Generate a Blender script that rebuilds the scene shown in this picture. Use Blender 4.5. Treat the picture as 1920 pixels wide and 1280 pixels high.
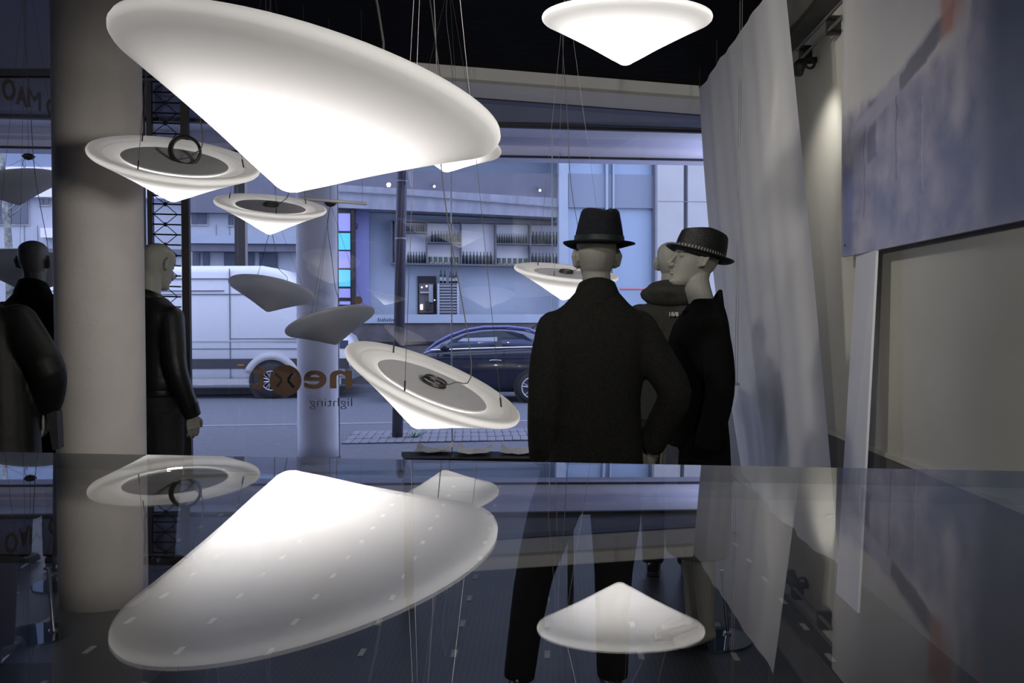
import bpy, bmesh, math, random
from mathutils import Vector, Matrix, Euler
import numpy as np

random.seed(7)
scene = bpy.context.scene
for o in list(bpy.data.objects):
    bpy.data.objects.remove(o)
COL = scene.collection
PI = math.pi

# ---------------------------------------------------------------- camera, world, lights, exposure
FPX = 1764.0
PITCH = math.atan(44 / FPX)
EYE = Vector((0, 0, 1.45))
cam_data = bpy.data.cameras.new('camera')
cam_data.sensor_width = 36.0
cam_data.lens = 36.0 * FPX / 1920.0
cam_data.clip_start = 0.01
cam_data.clip_end = 300
cam = bpy.data.objects.new('camera', cam_data)
cam.location = EYE
cam.rotation_euler = (PI / 2 - PITCH, math.radians(0.15), 0)
COL.objects.link(cam)
scene.camera = cam

vs = scene.view_settings
vs.view_transform = 'Standard'
vs.look = 'None'
vs.gamma = 1.0
vs.exposure = 0.0
vs.use_curve_mapping = False
try:
    scene.cycles.use_denoising = True
    scene.cycles.max_bounces = 10
    scene.cycles.transparent_max_bounces = 24
    scene.cycles.sample_clamp_indirect = 6.0
except Exception:
    pass

world = bpy.data.worlds.new('overcast_sky')
scene.world = world
world.use_nodes = True
bg = world.node_tree.nodes['Background']
bg.inputs['Color'].default_value = (0.655, 0.725, 1.0, 1)
bg.inputs['Strength'].default_value = 2.6


def lamp_light(name, kind, loc, energy, color=(1, 1, 1), aim=None, radius=0.05, angle=60, blend=0.5, parent=None):
    d = bpy.data.lights.new(name, kind)
    d.energy = energy
    d.color = color
    if kind in ('POINT', 'SPOT'):
        d.shadow_soft_size = radius
    if kind == 'SPOT':
        d.spot_size = math.radians(angle)
        d.spot_blend = blend
    o = bpy.data.objects.new(name, d)
    o.location = loc
    if aim is not None:
        o.rotation_euler = (Vector(aim) - Vector(loc)).to_track_quat('-Z', 'Y').to_euler()
    COL.objects.link(o)
    return o


WARM = (1.0, 0.965, 0.90)
# unseen fill spots added to brighten column, figures, curtain, walls and transom
lamp_light('fill_spot_light', 'SPOT', (1.6, 0.3, 1.6), 430, WARM, (-2.0, 4.9, 1.35), 0.32, 38, 1.0)
lamp_light('fill_spot_light', 'SPOT', (1.2, -1.6, 3.3), 170, WARM, (1.2, 4.4, 1.5), 0.03, 60, 0.9)
lamp_light('fill_spot_light', 'SPOT', (-1.8, 1.2, 3.4), 360, WARM, (1.6, 6.3, 1.7), 0.16, 48, 1.0)
lamp_light('fill_spot_light', 'SPOT', (-1.2, -1.5, 1.9), 330, WARM, (1.75, 3.1, 1.3), 0.05, 40, 1.0)
lamp_light('fill_spot_light', 'SPOT', (-0.5, 3.2, 3.5), 150, WARM, (1.0, 9.0, 3.2), 0.03, 90, 0.9)
lamp_light('fill_spot_light', 'SPOT', (-4.6, 2.6, 3.6), 90, (0.95, 0.97, 1.0), (-4.4, 8.4, 3.7), 0.03, 70, 1.0)
LAMP_POWER = 5.4


# ---------------------------------------------------------------- helpers
def lin(r, g, b):
    f = lambda c: (c / 255 / 12.92) if c <= 10 else ((c / 255 + 0.055) / 1.055) ** 2.4
    return (f(r), f(g), f(b), 1)


FWD = Vector((0, math.cos(PITCH), -math.sin(PITCH)))
UPV = Vector((0, math.sin(PITCH), math.cos(PITCH)))


def ray(px, py):
    return Vector((1, 0, 0)) * ((px - 960) / FPX) + FWD + UPV * ((640 - py) / FPX)


def at(px, py, v):
    """point seen at a pixel, v metres into the scene"""
    d = ray(px, py)
    return EYE + d * (v / d.y)


# street grid: planes parallel to the shop front
SL = 0.1228
TN = Vector((1, SL, 0)).normalized()
NN = Vector((-SL, 1, 0)).normalized()


def fr(d0, a, b, z):
    """a along the front, b outward, z up, from the plane v = d0 + SL*u"""
    return Vector((0, d0, 0)) + TN * a + NN * b + Vector((0, 0, z))


def az(px, py, d0, b=0.0):
    """(a, z) of the point seen at a pixel on the plane"""
    d = ray(px, py)
    o = Vector((0, d0, 0)) + NN * b
    t = (o - EYE).dot(NN) / d.dot(NN)
    p = EYE + d * t
    return (p - o).dot(TN), p.z


# shop grid (floor tiles, right wall)
GD = Vector((65 / FPX, 1, 0)).normalized()
GL = Vector((1, -65 / FPX, 0)).normalized()


def gr(lat, dep, z=0.0):
    return GL * lat + GD * dep + Vector((0, 0, z))


def glat(px, py, lat):
    """point seen at a pixel on the plane at that distance to the right"""
    d = ray(px, py)
    t = (lat - EYE.dot(GL)) / d.dot(GL)
    return EYE + d * t


def on_floor(px, py, z=0.0):
    d = ray(px, py)
    return EYE + d * ((z - EYE.z) / d.z)


ORG = {}


class MB:
    def __init__(self):
        self.bm = bmesh.new()

    def face(self, pts):
        vs_ = [self.bm.verts.new(p) for p in pts]
        try:
            return self.bm.faces.new(vs_)
        except ValueError:
            return None

    def hexa(self, p):
        """8 corners: bottom 4 (ccw), top 4"""
        v = [self.bm.verts.new(q) for q in p]
        for f in ((0, 3, 2, 1), (4, 5, 6, 7), (0, 1, 5, 4), (1, 2, 6, 5), (2, 3, 7, 6), (3, 0, 4, 7)):
            self.bm.faces.new([v[i] for i in f])
        return self

    def box(self, x0, x1, y0, y1, z0, z1):
        return self.hexa([(x0, y0, z0), (x1, y0, z0), (x1, y1, z0), (x0, y1, z0),
                          (x0, y0, z1), (x1, y0, z1), (x1, y1, z1), (x0, y1, z1)])

    def fbox(self, d0, a0, a1, b0, b1, z0, z1):
        P = lambda a, b, z: fr(d0, a, b, z)
        return self.hexa([P(a0, b0, z0), P(a1, b0, z0), P(a1, b1, z0), P(a0, b1, z0),
                          P(a0, b0, z1), P(a1, b0, z1), P(a1, b1, z1), P(a0, b1, z1)])

    def pbox(self, d0, x0, y0, x1, y1, b0, b1):
        """box whose near face covers a pixel rectangle on the plane d0+b0"""
        a0, z1 = az(x0, y0, d0, b0)
        a1, _ = az(x1, y0, d0, b0)
        _, z0 = az((x0 + x1) / 2, y1, d0, b0)
        _, z1 = az((x0 + x1) / 2, y0, d0, b0)
        return self.fbox(d0, a0, a1, b0, b1, z0, z1)

    def prism(self, pts, off):
        """polygon pts extruded by off"""
        off = Vector(off)
        a = [self.bm.verts.new(Vector(p)) for p in pts]
        b = [self.bm.verts.new(Vector(p) + off) for p in pts]
        self.bm.faces.new(a)
        self.bm.faces.new(list(reversed(b)))
        n = len(pts)
        for i in range(n):
            self.bm.faces.new([a[i], b[i], b[(i + 1) % n], a[(i + 1) % n]])
        return self

    def rings(self, rings, closed=True, caps=True):
        vv = [[self.bm.verts.new(p) for p in r] for r in rings]
        n = len(vv[0])
        for i in range(len(vv) - 1):
            for j in range(n if closed else n - 1):
                k = (j + 1) % n
                self.bm.faces.new([vv[i][j], vv[i][k], vv[i + 1][k], vv[i + 1][j]])
        if caps and closed:
            self.bm.faces.new(list(reversed(vv[0])))
            self.bm.faces.new(vv[-1])
        return self

    def tube(self, pts, rad, n=8, side=None, caps=True):
        pts = [Vector(p) for p in pts]
        if not isinstance(rad, (list, tuple)):
            rad = [rad] * len(pts)
        rad = [(r, r) if not isinstance(r, (list, tuple)) else r for r in rad]
        rs = []
        prev = None
        for i, p in enumerate(pts):
            t = (pts[min(i + 1, len(pts) - 1)] - pts[max(i - 1, 0)]).normalized()
            if prev is None:
                s = Vector(side) if side is not None else (Vector((1, 0, 0)) if abs(t.x) < 0.9 else Vector((0, 1, 0)))
            else:
                s = prev
            s = (s - t * s.dot(t)).normalized()
            prev = s
            w = t.cross(s)
            rs.append([p + s * (math.cos(2 * PI * k / n) * rad[i][0]) + w * (math.sin(2 * PI * k / n) * rad[i][1]) for k in range(n)])
        return self.rings(rs, True, caps)

    def lathe(self, prof, n=32, mat=None):
        """profile of (r, z) about z; r = 0 ends become points"""
        M = mat or Matrix.Identity(4)
        prev = None
        for r, z in prof:
            if r < 1e-6:
                cur = [self.bm.verts.new(M @ Vector((0, 0, z)))]
            else:
                cur = [self.bm.verts.new(M @ Vector((r * math.cos(2 * PI * k / n), r * math.sin(2 * PI * k / n), z))) for k in range(n)]
            if prev:
                for k in range(n):
                    k2 = (k + 1) % n
                    if len(prev) == 1 and len(cur) > 1:
                        self.bm.faces.new([prev[0], cur[k2], cur[k]])
                    elif len(cur) == 1 and len(prev) > 1:
                        self.bm.faces.new([prev[k], prev[k2], cur[0]])
                    elif len(cur) > 1:
                        self.bm.faces.new([prev[k], prev[k2], cur[k2], cur[k]])
            prev = cur
        return self

    def ball(self, c, r, n=12):
        M = Matrix.Translation(Vector(c)) @ Matrix.Diagonal((r[0], r[1], r[2], 1))
        m = max(4, n // 2)
        return self.lathe([(math.sin(PI * i / m) if 0 < i < m else 0, -math.cos(PI * i / m)) for i in range(m + 1)], n, M)

    def torus(self, R, r, n=24, m=8, mat=None, a0=0, a1=2 * PI):
        M = mat or Matrix.Identity(4)
        full = abs(a1 - a0 - 2 * PI) < 1e-4
        rs = []
        for i in range(n + (0 if full else 1)):
            a = a0 + (a1 - a0) * i / n
            rs.append([M @ Vector(((R + r * math.cos(2 * PI * j / m)) * math.cos(a), (R + r * math.cos(2 * PI * j / m)) * math.sin(a), r * math.sin(2 * PI * j / m))) for j in range(m)])
        if full:
            rs.append(rs[0])
            vv = [[self.bm.verts.new(p) for p in q] for q in rs[:-1]]
            for i in range(n):
                for j in range(m):
                    self.bm.faces.new([vv[i][j], vv[(i + 1) % n][j], vv[(i + 1) % n][(j + 1) % m], vv[i][(j + 1) % m]])
            return self
        return self.rings(rs)

    def mesh(self, name='mesh'):
        bmesh.ops.recalc_face_normals(self.bm, faces=self.bm.faces)
        me = bpy.data.meshes.new(name)
        self.bm.to_mesh(me)
        self.bm.free()
        return me

    def build(self, name, mat, parent=None, smooth=False, local=False, bevel=0.0, **kw):
        if bevel:
            bmesh.ops.bevel(self.bm, geom=list(self.bm.edges), offset=bevel, segments=1, affect='EDGES')
        org = Vector((0, 0, 0))
        if parent is not None:
            if not local:
                org = ORG.get(parent.name, Vector((0, 0, 0)))
        bmesh.ops.translate(self.bm, verts=self.bm.verts, vec=-org)
        me = self.mesh(name)
        if smooth:
            me.polygons.foreach_set('use_smooth', [True] * len(me.polygons))
        return link(name, me, mat, parent, org, **kw)


def link(name, me, mat, parent=None, org=None, **kw):
    if mat is not None and len(me.materials) == 0:
        me.materials.append(mat)
    o = bpy.data.objects.new(name, me)
    COL.objects.link(o)
    if parent is not None:
        o.parent = parent
        ORG[o.name] = ORG.get(parent.name, Vector((0, 0, 0))).copy()
    else:
        ORG[o.name] = Vector((0, 0, 0))
    tag(o, **kw)
    return o


def tag(o, label=None, cat=None, group=None, kind=None):
    if label:
        o['label'] = label
    if cat:
        o['category'] = cat
    if group:
        o['group'] = group
    if kind:
        o['kind'] = kind
    return o


def root(name, loc, label=None, cat=None, group=None, rz=0.0, kind=None):
    o = bpy.data.objects.new(name, None)
    o.empty_display_size = 0.1
    o.location = loc
    o.rotation_euler = (0, 0, rz)
    COL.objects.link(o)
    ORG[o.name] = Vector(loc)
    return tag(o, label, cat, group, kind)


# ---------------------------------------------------------------- materials
def mat(name, color, rough=0.6, metal=0.0, spec=0.5, noise=None, bump=None, emit=None, coat=0.0):
    m = bpy.data.materials.new(name)
    m.use_nodes = True
    nt = m.node_tree
    p = nt.nodes['Principled BSDF']
    c = tuple(color) if len(color) == 4 else tuple(color) + (1,)
    p.inputs['Base Color'].default_value = c
    p.inputs['Roughness'].default_value = rough
    p.inputs['Metallic'].default_value = metal
    p.inputs['Specular IOR Level'].default_value = spec
    p.inputs['Coat Weight'].default_value = coat
    if emit:
        p.inputs['Emission Color'].default_value = emit[0]
        p.inputs['Emission Strength'].default_value = emit[1]
    if noise or bump:
        tc = nt.nodes.new('ShaderNodeTexCoord')
    if noise:
        sc, amt = noise[:2]
        nz = nt.nodes.new('ShaderNodeTexNoise')
        nz.inputs['Scale'].default_value = sc
        nz.inputs['Detail'].default_value = 5
        mp = nt.nodes.new('ShaderNodeMapping')
        if len(noise) > 2:
            mp.inputs['Scale'].default_value = noise[2]
        nt.links.new(tc.outputs['Object'], mp.inputs['Vector'])
        nt.links.new(mp.outputs['Vector'], nz.inputs['Vector'])
        rp = nt.nodes.new('ShaderNodeValToRGB')
        rp.color_ramp.elements[0].position = 0.3
        rp.color_ramp.elements[1].position = 0.7
        rp.color_ramp.elements[0].color = tuple(x * (1 - amt) for x in c[:3]) + (1,)
        rp.color_ramp.elements[1].color = tuple(min(1, x * (1 + amt)) for x in c[:3]) + (1,)
        nt.links.new(nz.outputs['Fac'], rp.inputs['Fac'])
        nt.links.new(rp.outputs['Color'], p.inputs['Base Color'])
    if bump:
        sc, st = bump[:2]
        nb = nt.nodes.new('ShaderNodeTexNoise')
        nb.inputs['Scale'].default_value = sc
        nb.inputs['Detail'].default_value = 4
        nt.links.new(tc.outputs['Object'], nb.inputs['Vector'])
        bp = nt.nodes.new('ShaderNodeBump')
        bp.inputs['Strength'].default_value = st
        bp.inputs['Distance'].default_value = 0.01
        nt.links.new(nb.outputs['Fac'], bp.inputs['Height'])
        nt.links.new(bp.outputs['Normal'], p.inputs['Normal'])
    return m


def glass_mat(name, tint=(1, 1, 1), r0=0.04, gloss=1.0):
    """thin pane: straight-through light plus a Fresnel mirror reflection"""
    m = bpy.data.materials.new(name)
    m.use_nodes = True
    nt = m.node_tree
    nt.nodes.clear()
    out = nt.nodes.new('ShaderNodeOutputMaterial')
    tr = nt.nodes.new('ShaderNodeBsdfTransparent')
    tr.inputs['Color'].default_value = tuple(tint) + (1,)
    gl = nt.nodes.new('ShaderNodeBsdfGlossy')
    gl.inputs['Roughness'].default_value = 0.0
    gl.inputs['Color'].default_value = (gloss, gloss, gloss, 1)
    ge = nt.nodes.new('ShaderNodeNewGeometry')
    dt = nt.nodes.new('ShaderNodeVectorMath')
    dt.operation = 'DOT_PRODUCT'
    nt.links.new(ge.outputs['Incoming'], dt.inputs[0])
    nt.links.new(ge.outputs['Normal'], dt.inputs[1])

    def mth(op, a, b=None):
        n = nt.nodes.new('ShaderNodeMath')
        n.operation = op
        for i, x in enumerate((a, b)):
            if x is None:
                continue
            if isinstance(x, (int, float)):
                n.inputs[i].default_value = x
            else:
                nt.links.new(x, n.inputs[i])
        return n.outputs[0]
    ab = mth('ABSOLUTE', dt.outputs['Value'])
    om = mth('SUBTRACT', 1.0, ab)
    pw = mth('POWER', om, 5.0)
    fr_ = mth('ADD', mth('MULTIPLY', pw, 1 - r0), r0)
    mx = nt.nodes.new('ShaderNodeMixShader')
    nt.links.new(fr_, mx.inputs[0])
    nt.links.new(tr.outputs[0], mx.inputs[1])
    nt.links.new(gl.outputs[0], mx.inputs[2])
    nt.links.new(mx.outputs[0], out.inputs['Surface'])
    return m


def cloth_mat(name, color, trans=0.4):
    m = bpy.data.materials.new(name)
    m.use_nodes = True
    nt = m.node_tree
    nt.nodes.clear()
    out = nt.nodes.new('ShaderNodeOutputMaterial')
    a = nt.nodes.new('ShaderNodeBsdfDiffuse')
    b = nt.nodes.new('ShaderNodeBsdfTranslucent')
    a.inputs['Color'].default_value = color
    b.inputs['Color'].default_value = color
    mx = nt.nodes.new('ShaderNodeMixShader')
    mx.inputs[0].default_value = trans
    nt.links.new(a.outputs[0], mx.inputs[1])
    nt.links.new(b.outputs[0], mx.inputs[2])
    nt.links.new(mx.outputs[0], out.inputs['Surface'])
    return m


M = {}
M['wall'] = mat('plaster_wall', (0.50, 0.49, 0.44), 0.9, noise=(1.2, 0.06), bump=(60, 0.05))
M['concrete'] = mat('painted_concrete', (0.50, 0.47, 0.445), 0.8, noise=(3, 0.08), bump=(40, 0.15))
M['column_out'] = mat('outdoor_column', (0.66, 0.68, 0.80), 0.75, noise=(3, 0.06), bump=(40, 0.1))
M['beam'] = mat('header_beam', (0.70, 0.69, 0.67), 0.9, noise=(2, 0.04))
M['lintel'] = mat('lintel_panel', (0.24, 0.26, 0.36), 0.7, noise=(2, 0.05))
M['transom'] = cloth_mat('frosted_transom', (0.42, 0.44, 0.60, 1), 0.6)
M['ceiling'] = mat('black_ceiling', (0.008, 0.008, 0.008), 0.95, spec=0.1, noise=(6, 0.7, (1, 12, 1)), bump=(30, 0.4))
M['dark'] = mat('dark_room', (0.03, 0.03, 0.03), 0.9)
M['frame'] = mat('dark_window_frame', (0.012, 0.012, 0.016), 0.5)
M['steel'] = mat('dark_brown_steel', (0.035, 0.028, 0.028), 0.5, metal=0.2)
M['rod'] = mat('blue_black_rod', (0.015, 0.016, 0.03), 0.4, metal=0.3)
M['glass'] = glass_mat('window_glass', (0.97, 0.98, 1.0))
M['shelf_glass'] = glass_mat('shelf_glass', (0.985, 0.99, 0.99), 0.045)
M['glass_edge'] = glass_mat('glass_edge', (0.45, 0.5, 0.5), 0.04)
M['disc_glass'] = glass_mat('teal_disc_glass', (0.45, 0.72, 0.78), 0.08)
M['pane_edge'] = mat('pane_edge', (0.75, 0.88, 1.0), 0.2)
M['shade'] = cloth_mat('frosted_shade', (0.86, 0.85, 0.84, 1), 0.55)
M['plate'] = mat('grey_reflector_plate', (0.66, 0.65, 0.66), 0.5, noise=(20, 0.04))
M['wire'] = mat('steel_wire', (0.16, 0.15, 0.15), 0.4, metal=0.6)
M['cord'] = mat('dark_power_cord', (0.10, 0.095, 0.09), 0.4)
M['coil'] = mat('dark_metal_ring', (0.05, 0.05, 0.05), 0.35, metal=0.6)
M['white_metal'] = mat('white_metal', (0.9, 0.9, 0.92), 0.4)
M['curtain'] = cloth_mat('sheer_white_fabric', (0.80, 0.79, 0.79, 1), 0.42)
M['skin'] = mat('matt_mannequin', (0.25, 0.245, 0.215), 0.65, noise=(8, 0.03))
M['wool'] = mat('black_wool', (0.012, 0.012, 0.0105), 0.9, spec=0.15, noise=(120, 0.35), bump=(160, 0.4))
M['wool_grey'] = mat('charcoal_cotton', (0.034, 0.034, 0.03), 0.85, spec=0.2, noise=(90, 0.2), bump=(120, 0.3))
M['leather'] = mat('black_leather', (0.006, 0.006, 0.006), 0.45, spec=0.3, bump=(14, 0.35))
M['denim'] = mat('black_denim', (0.014, 0.014, 0.014), 0.8, spec=0.2, bump=(20, 0.5))
M['felt'] = mat('navy_felt', (0.010, 0.011, 0.016), 0.9, spec=0.2, noise=(70, 0.25), bump=(120, 0.3))
M['straw'] = mat('black_straw', (0.005, 0.005, 0.0045), 0.5, spec=0.25, bump=(110, 0.35))
M['green_band'] = mat('dark_green_band', (0.003, 0.011, 0.010), 0.6)
M['skirt'] = mat('grey_skirt', (0.10, 0.10, 0.10), 0.85, noise=(60, 0.1))
M['shoe'] = mat('black_shoe', (0.01, 0.01, 0.01), 0.25)
M['table_black'] = mat('black_table_top', (0.010, 0.010, 0.009), 0.6, spec=0.2)
M['paper'] = mat('crumpled_paper', (0.84, 0.83, 0.86), 0.8, noise=(45, 0.12))
M['asphalt'] = mat('asphalt', (0.105, 0.115, 0.15), 0.85, noise=(14, 0.15), bump=(80, 0.3))
M['pavement'] = mat('pavement', (0.10, 0.107, 0.14), 0.85, noise=(9, 0.12), bump=(60, 0.25))
M['slab'] = mat('pale_paving', (0.155, 0.16, 0.205), 0.8, noise=(12, 0.15), bump=(50, 0.2))
M['kerb'] = mat('kerb_stone', (0.19, 0.20, 0.24), 0.8, noise=(12, 0.1))
M['pale_wall'] = mat('pale_blue_render', (0.36, 0.42, 0.52), 0.8, noise=(1.5, 0.05))
M['soffit'] = mat('soffit_render', (0.8, 0.8, 0.86), 0.8)
M['purple_beam'] = mat('purple_grey_beam', (0.78, 0.76, 0.90), 0.8, noise=(2, 0.04))
M['slate'] = mat('slate_band', (0.15, 0.155, 0.2), 0.8, noise=(2, 0.08))
M['brown_band'] = mat('worn_brown_band', (0.27, 0.285, 0.35), 0.85, noise=(5, 0.15, (1, 1, 0.3)))
M['plinth'] = mat('brown_grey_plinth', (0.115, 0.105, 0.115), 0.8, noise=(4, 0.2))
M['white_pillar'] = mat('white_pillar', (0.45, 0.45, 0.47), 0.8, noise=(2, 0.05))
M['white_facade'] = mat('white_facade', (0.40, 0.43, 0.50), 0.8, noise=(1, 0.05))
M['shelf_grey'] = mat('grey_shelf', (0.11, 0.115, 0.145), 0.6)
M['bottle'] = mat('dark_green_bottle', (0.022, 0.035, 0.042), 0.3)
M['bottle_black'] = mat('black_wine_bottle', (0.008, 0.009, 0.014), 0.25)
M['bottle_label'] = mat('pale_bottle_label', (0.35, 0.37, 0.34), 0.7)
M['jar'] = mat('green_jar', (0.07, 0.12, 0.085), 0.4)
M['jar_base'] = mat('pale_jar_base', (0.5, 0.52, 0.36), 0.4)
M['lavender'] = mat('lit_lavender_pane', (0.3, 0.3, 0.6), 0.4, emit=(lin(128, 130, 195), 0.55))
M['turquoise'] = mat('lit_turquoise_pane', (0.1, 0.5, 0.6), 0.4, emit=(lin(85, 180, 215), 0.62))
M['neon_wall'] = mat('neon_tinted_wall', (0.26, 0.28, 0.56), 0.8)  # violet neon light painted into the wall colour
M['van'] = mat('white_van_paint', (0.66, 0.68, 0.74), 0.3, coat=0.4)
M['van_dark'] = mat('dark_van_trim', (0.05, 0.05, 0.06), 0.5)
M['seam'] = mat('dark_seam', (0.14, 0.15, 0.19), 0.7)
M['car'] = mat('navy_car_paint', (0.012, 0.014, 0.028), 0.2, spec=0.4, coat=0.35)
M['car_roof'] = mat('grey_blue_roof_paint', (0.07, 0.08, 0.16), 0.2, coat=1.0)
M['car_glass'] = mat('dark_car_glass', (0.03, 0.04, 0.055), 0.05, spec=0.8)
M['chrome'] = mat('chrome', (0.8, 0.8, 0.85), 0.15, metal=1.0)
M['tyre'] = mat('tyre', (0.02, 0.02, 0.023), 0.8)
M['rim'] = mat('silver_rim', (0.5, 0.5, 0.55), 0.3, metal=0.6)
M['post'] = mat('purple_grey_post', (0.085, 0.08, 0.11), 0.5, metal=0.3)
M['sticker'] = mat('brown_orange_sticker', (0.42, 0.25, 0.155), 0.6)
M['sticker_dark'] = mat('dark_sticker', (0.02, 0.02, 0.022), 0.6)
M['sticker_grey'] = mat('grey_sticker', (0.11, 0.105, 0.12), 0.6)
M['sign_brown'] = mat('brown_sign_letter', (0.07, 0.05, 0.035), 0.6)
M['bulb'] = mat('glowing_bulb', (1, 1, 1), 0.5, emit=((1, 0.95, 0.95, 1), 1.6))
M['bark'] = mat('plane_tree_bark', (0.20, 0.21, 0.2), 0.9, noise=(6, 0.7))
M['leaf'] = mat('green_leaf', (0.03, 0.2, 0.06), 0.7)
M['red'] = mat('pink_rail', (0.42, 0.2, 0.22), 0.6)
M['inlay'] = mat('pale_inlay_tile', (0.45, 0.44, 0.40), 0.5)
M['pale_side'] = mat('pale_table', (0.45, 0.44, 0.42), 0.6)
M['win_dark'] = mat('dark_window_pane', (0.07, 0.085, 0.13), 0.15)
M['amber'] = mat('amber_marker', (0.45, 0.16, 0.03), 0.3)
M['skin_jkt'] = mat('printed_white', (0.5, 0.5, 0.5), 0.7)


def floor_mat():
    m = mat('dark_mosaic_floor', (0.022, 0.025, 0.034), 0.42)
    nt = m.node_tree
    p = nt.nodes['Principled BSDF']
    tc = nt.nodes.new('ShaderNodeTexCoord')
    mp = nt.nodes.new('ShaderNodeMapping')
    mp.inputs['Rotation'].default_value = (0, 0, math.atan(65 / FPX))
    wv = nt.nodes.new('ShaderNodeTexWave')
    wv.inputs['Scale'].default_value = 0.314 / 0.025
    wv.bands_direction = 'X'
    nt.links.new(tc.outputs['Object'], mp.inputs['Vector'])
    nt.links.new(mp.outputs['Vector'], wv.inputs['Vector'])
    nz = nt.nodes.new('ShaderNodeTexNoise')
    nz.inputs['Scale'].default_value = 2.5
    nt.links.new(tc.outputs['Object'], nz.inputs['Vector'])
    mx = nt.nodes.new('ShaderNodeMath')
    mx.operation = 'MULTIPLY_ADD'
    nt.links.new(wv.outputs['Fac'], mx.inputs[0])
    mx.inputs[1].default_value = 0.45
    nt.links.new(nz.outputs['Fac'], mx.inputs[2])
    rp = nt.nodes.new('ShaderNodeValToRGB')
    rp.color_ramp.elements[0].position = 0.3
    rp.color_ramp.elements[1].position = 1.0
    rp.color_ramp.elements[0].color = (0.012, 0.013, 0.018, 1)
    rp.color_ramp.elements[1].color = (0.034, 0.037, 0.048, 1)
    nt.links.new(mx.outputs[0], rp.inputs['Fac'])
    nt.links.new(rp.outputs['Color'], p.inputs['Base Color'])
    return m


M['floor'] = floor_mat()


def print_mat():
    """abstract faded street photograph printed on a metal sheet; coordinates in metres on the sheet (x along, z up)"""
    m = mat('faded_print', (0.2, 0.2, 0.24), 0.4)
    nt = m.node_tree
    p = nt.nodes['Principled BSDF']
    tc = nt.nodes.new('ShaderNodeTexCoord')
    sp = nt.nodes.new('ShaderNodeSeparateXYZ')
    nt.links.new(tc.outputs['Object'], sp.inputs[0])

    def mth(op, a, b=None, c=None):
        n = nt.nodes.new('ShaderNodeMath')
        n.operation = op
        for i, x in enumerate((a, b, c)):
            if x is None:
                continue
            if isinstance(x, (int, float)):
                n.inputs[i].default_value = x
            else:
                nt.links.new(x, n.inputs[i])
        return n.outputs[0]
    nz = nt.nodes.new('ShaderNodeTexNoise')
    nz.inputs['Scale'].default_value = 5.0
    nz.inputs['Detail'].default_value = 8
    mp = nt.nodes.new('ShaderNodeMapping')
    mp.inputs['Scale'].default_value = (1.0, 1, 1.0)
    nt.links.new(tc.outputs['Object'], mp.inputs['Vector'])
    nt.links.new(mp.outputs['Vector'], nz.inputs['Vector'])
    rp = nt.nodes.new('ShaderNodeValToRGB')
    rp.color_ramp.elements[0].position = 0.35
    rp.color_ramp.elements[1].position = 0.65
    rp.color_ramp.elements[0].color = lin(138, 140, 166)
    rp.color_ramp.elements[1].color = lin(182, 177, 192)
    nt.links.new(nz.outputs['Fac'], rp.inputs['Fac'])
    col = rp.outputs['Color']
    wob = mth('MULTIPLY', mth('SUBTRACT', nz.outputs['Fac'], 0.5), 0.12)
    X = mth('ADD', sp.outputs['X'], wob)
    Z = mth('ADD', sp.outputs['Z'], wob)

    def patch(col, x0, z0, x1, z1, c, soft=0.03, shear=0.0, amt=1.0):
        z = mth('SUBTRACT', Z, mth('MULTIPLY', X, shear)) if shear else Z

        def edge(v, lo, hi):
            a = nt.nodes.new('ShaderNodeMapRange')
            a.interpolation_type = 'SMOOTHSTEP'
            nt.links.new(v, a.inputs[0])
            a.inputs[1].default_value = lo
            a.inputs[2].default_value = hi
            return a.outputs[0]
        f = mth('MULTIPLY', mth('MULTIPLY', edge(X, x0 - soft, x0 + soft), edge(X, x1 + soft, x1 - soft)),
                mth('MULTIPLY', edge(z, z0 - soft, z0 + soft), edge(z, z1 + soft, z1 - soft)))
        f = mth('MULTIPLY', f, amt)
        mx = nt.nodes.new('ShaderNodeMixRGB')
        nt.links.new(f, mx.inputs[0])
        nt.links.new(col, mx.inputs[1])
        mx.inputs[2].default_value = c
        return mx.outputs[0]
    D = print_patches
    for (x0, z0, x1, z1, c, s, sh, am) in D:
        col = patch(col, x0, z0, x1, z1, c, s, sh, am)
    nt.links.new(col, p.inputs['Base Color'])
    return m


# x runs from the far edge (0) towards the viewer, z up from the lower edge
print_patches = [
    (0.0, 0.75, 1.55, 1.9, lin(226, 222, 217), 0.05, 0.0, 0.85),  # warm light from the wall track painted over the upper area
    (0.02, 0.0, 0.20, 0.50, lin(102, 112, 168), 0.05, 0.0, 0.8),
    (0.42, 0.45, 0.55, 0.75, lin(117, 114, 143), 0.02, 0.0, 0.85),
    (0.15, 0.52, 1.25, 0.62, lin(183, 180, 195), 0.015, 0.22, 0.8),
    (0.85, 0.52, 1.40, 0.60, lin(119, 117, 126), 0.012, 0.22, 0.8),
    (1.28, 0.80, 1.50, 1.08, lin(207, 156, 141), 0.03, 0.0, 0.8),
    (1.72, 0.85, 1.76, 1.12, lin(214, 146, 126), 0.012, 0.0, 0.8),
    (1.42, 0.42, 1.52, 0.88, lin(207, 204, 209), 0.05, 0.0, 0.75),
    (1.70, 0.0, 2.6, 1.5, lin(92, 102, 126), 0.10, 0.0, 0.8),
    (0.36, 0.18, 0.372, 0.62, lin(97, 97, 122), 0.006, 0.0, 0.8),
    (0.80, 0.30, 0.812, 0.70, lin(97, 97, 122), 0.006, 0.0, 0.8),
    (1.10, 0.20, 1.106, 0.62, lin(226, 219, 224), 0.004, 0.0, 0.6),
    (0.55, 0.10, 0.85, 0.28, lin(104, 114, 148), 0.10, 0.0, 0.6),
    (1.30, 0.20, 1.72, 0.42, lin(112, 122, 153), 0.10, 0.0, 0.6),
]


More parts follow.
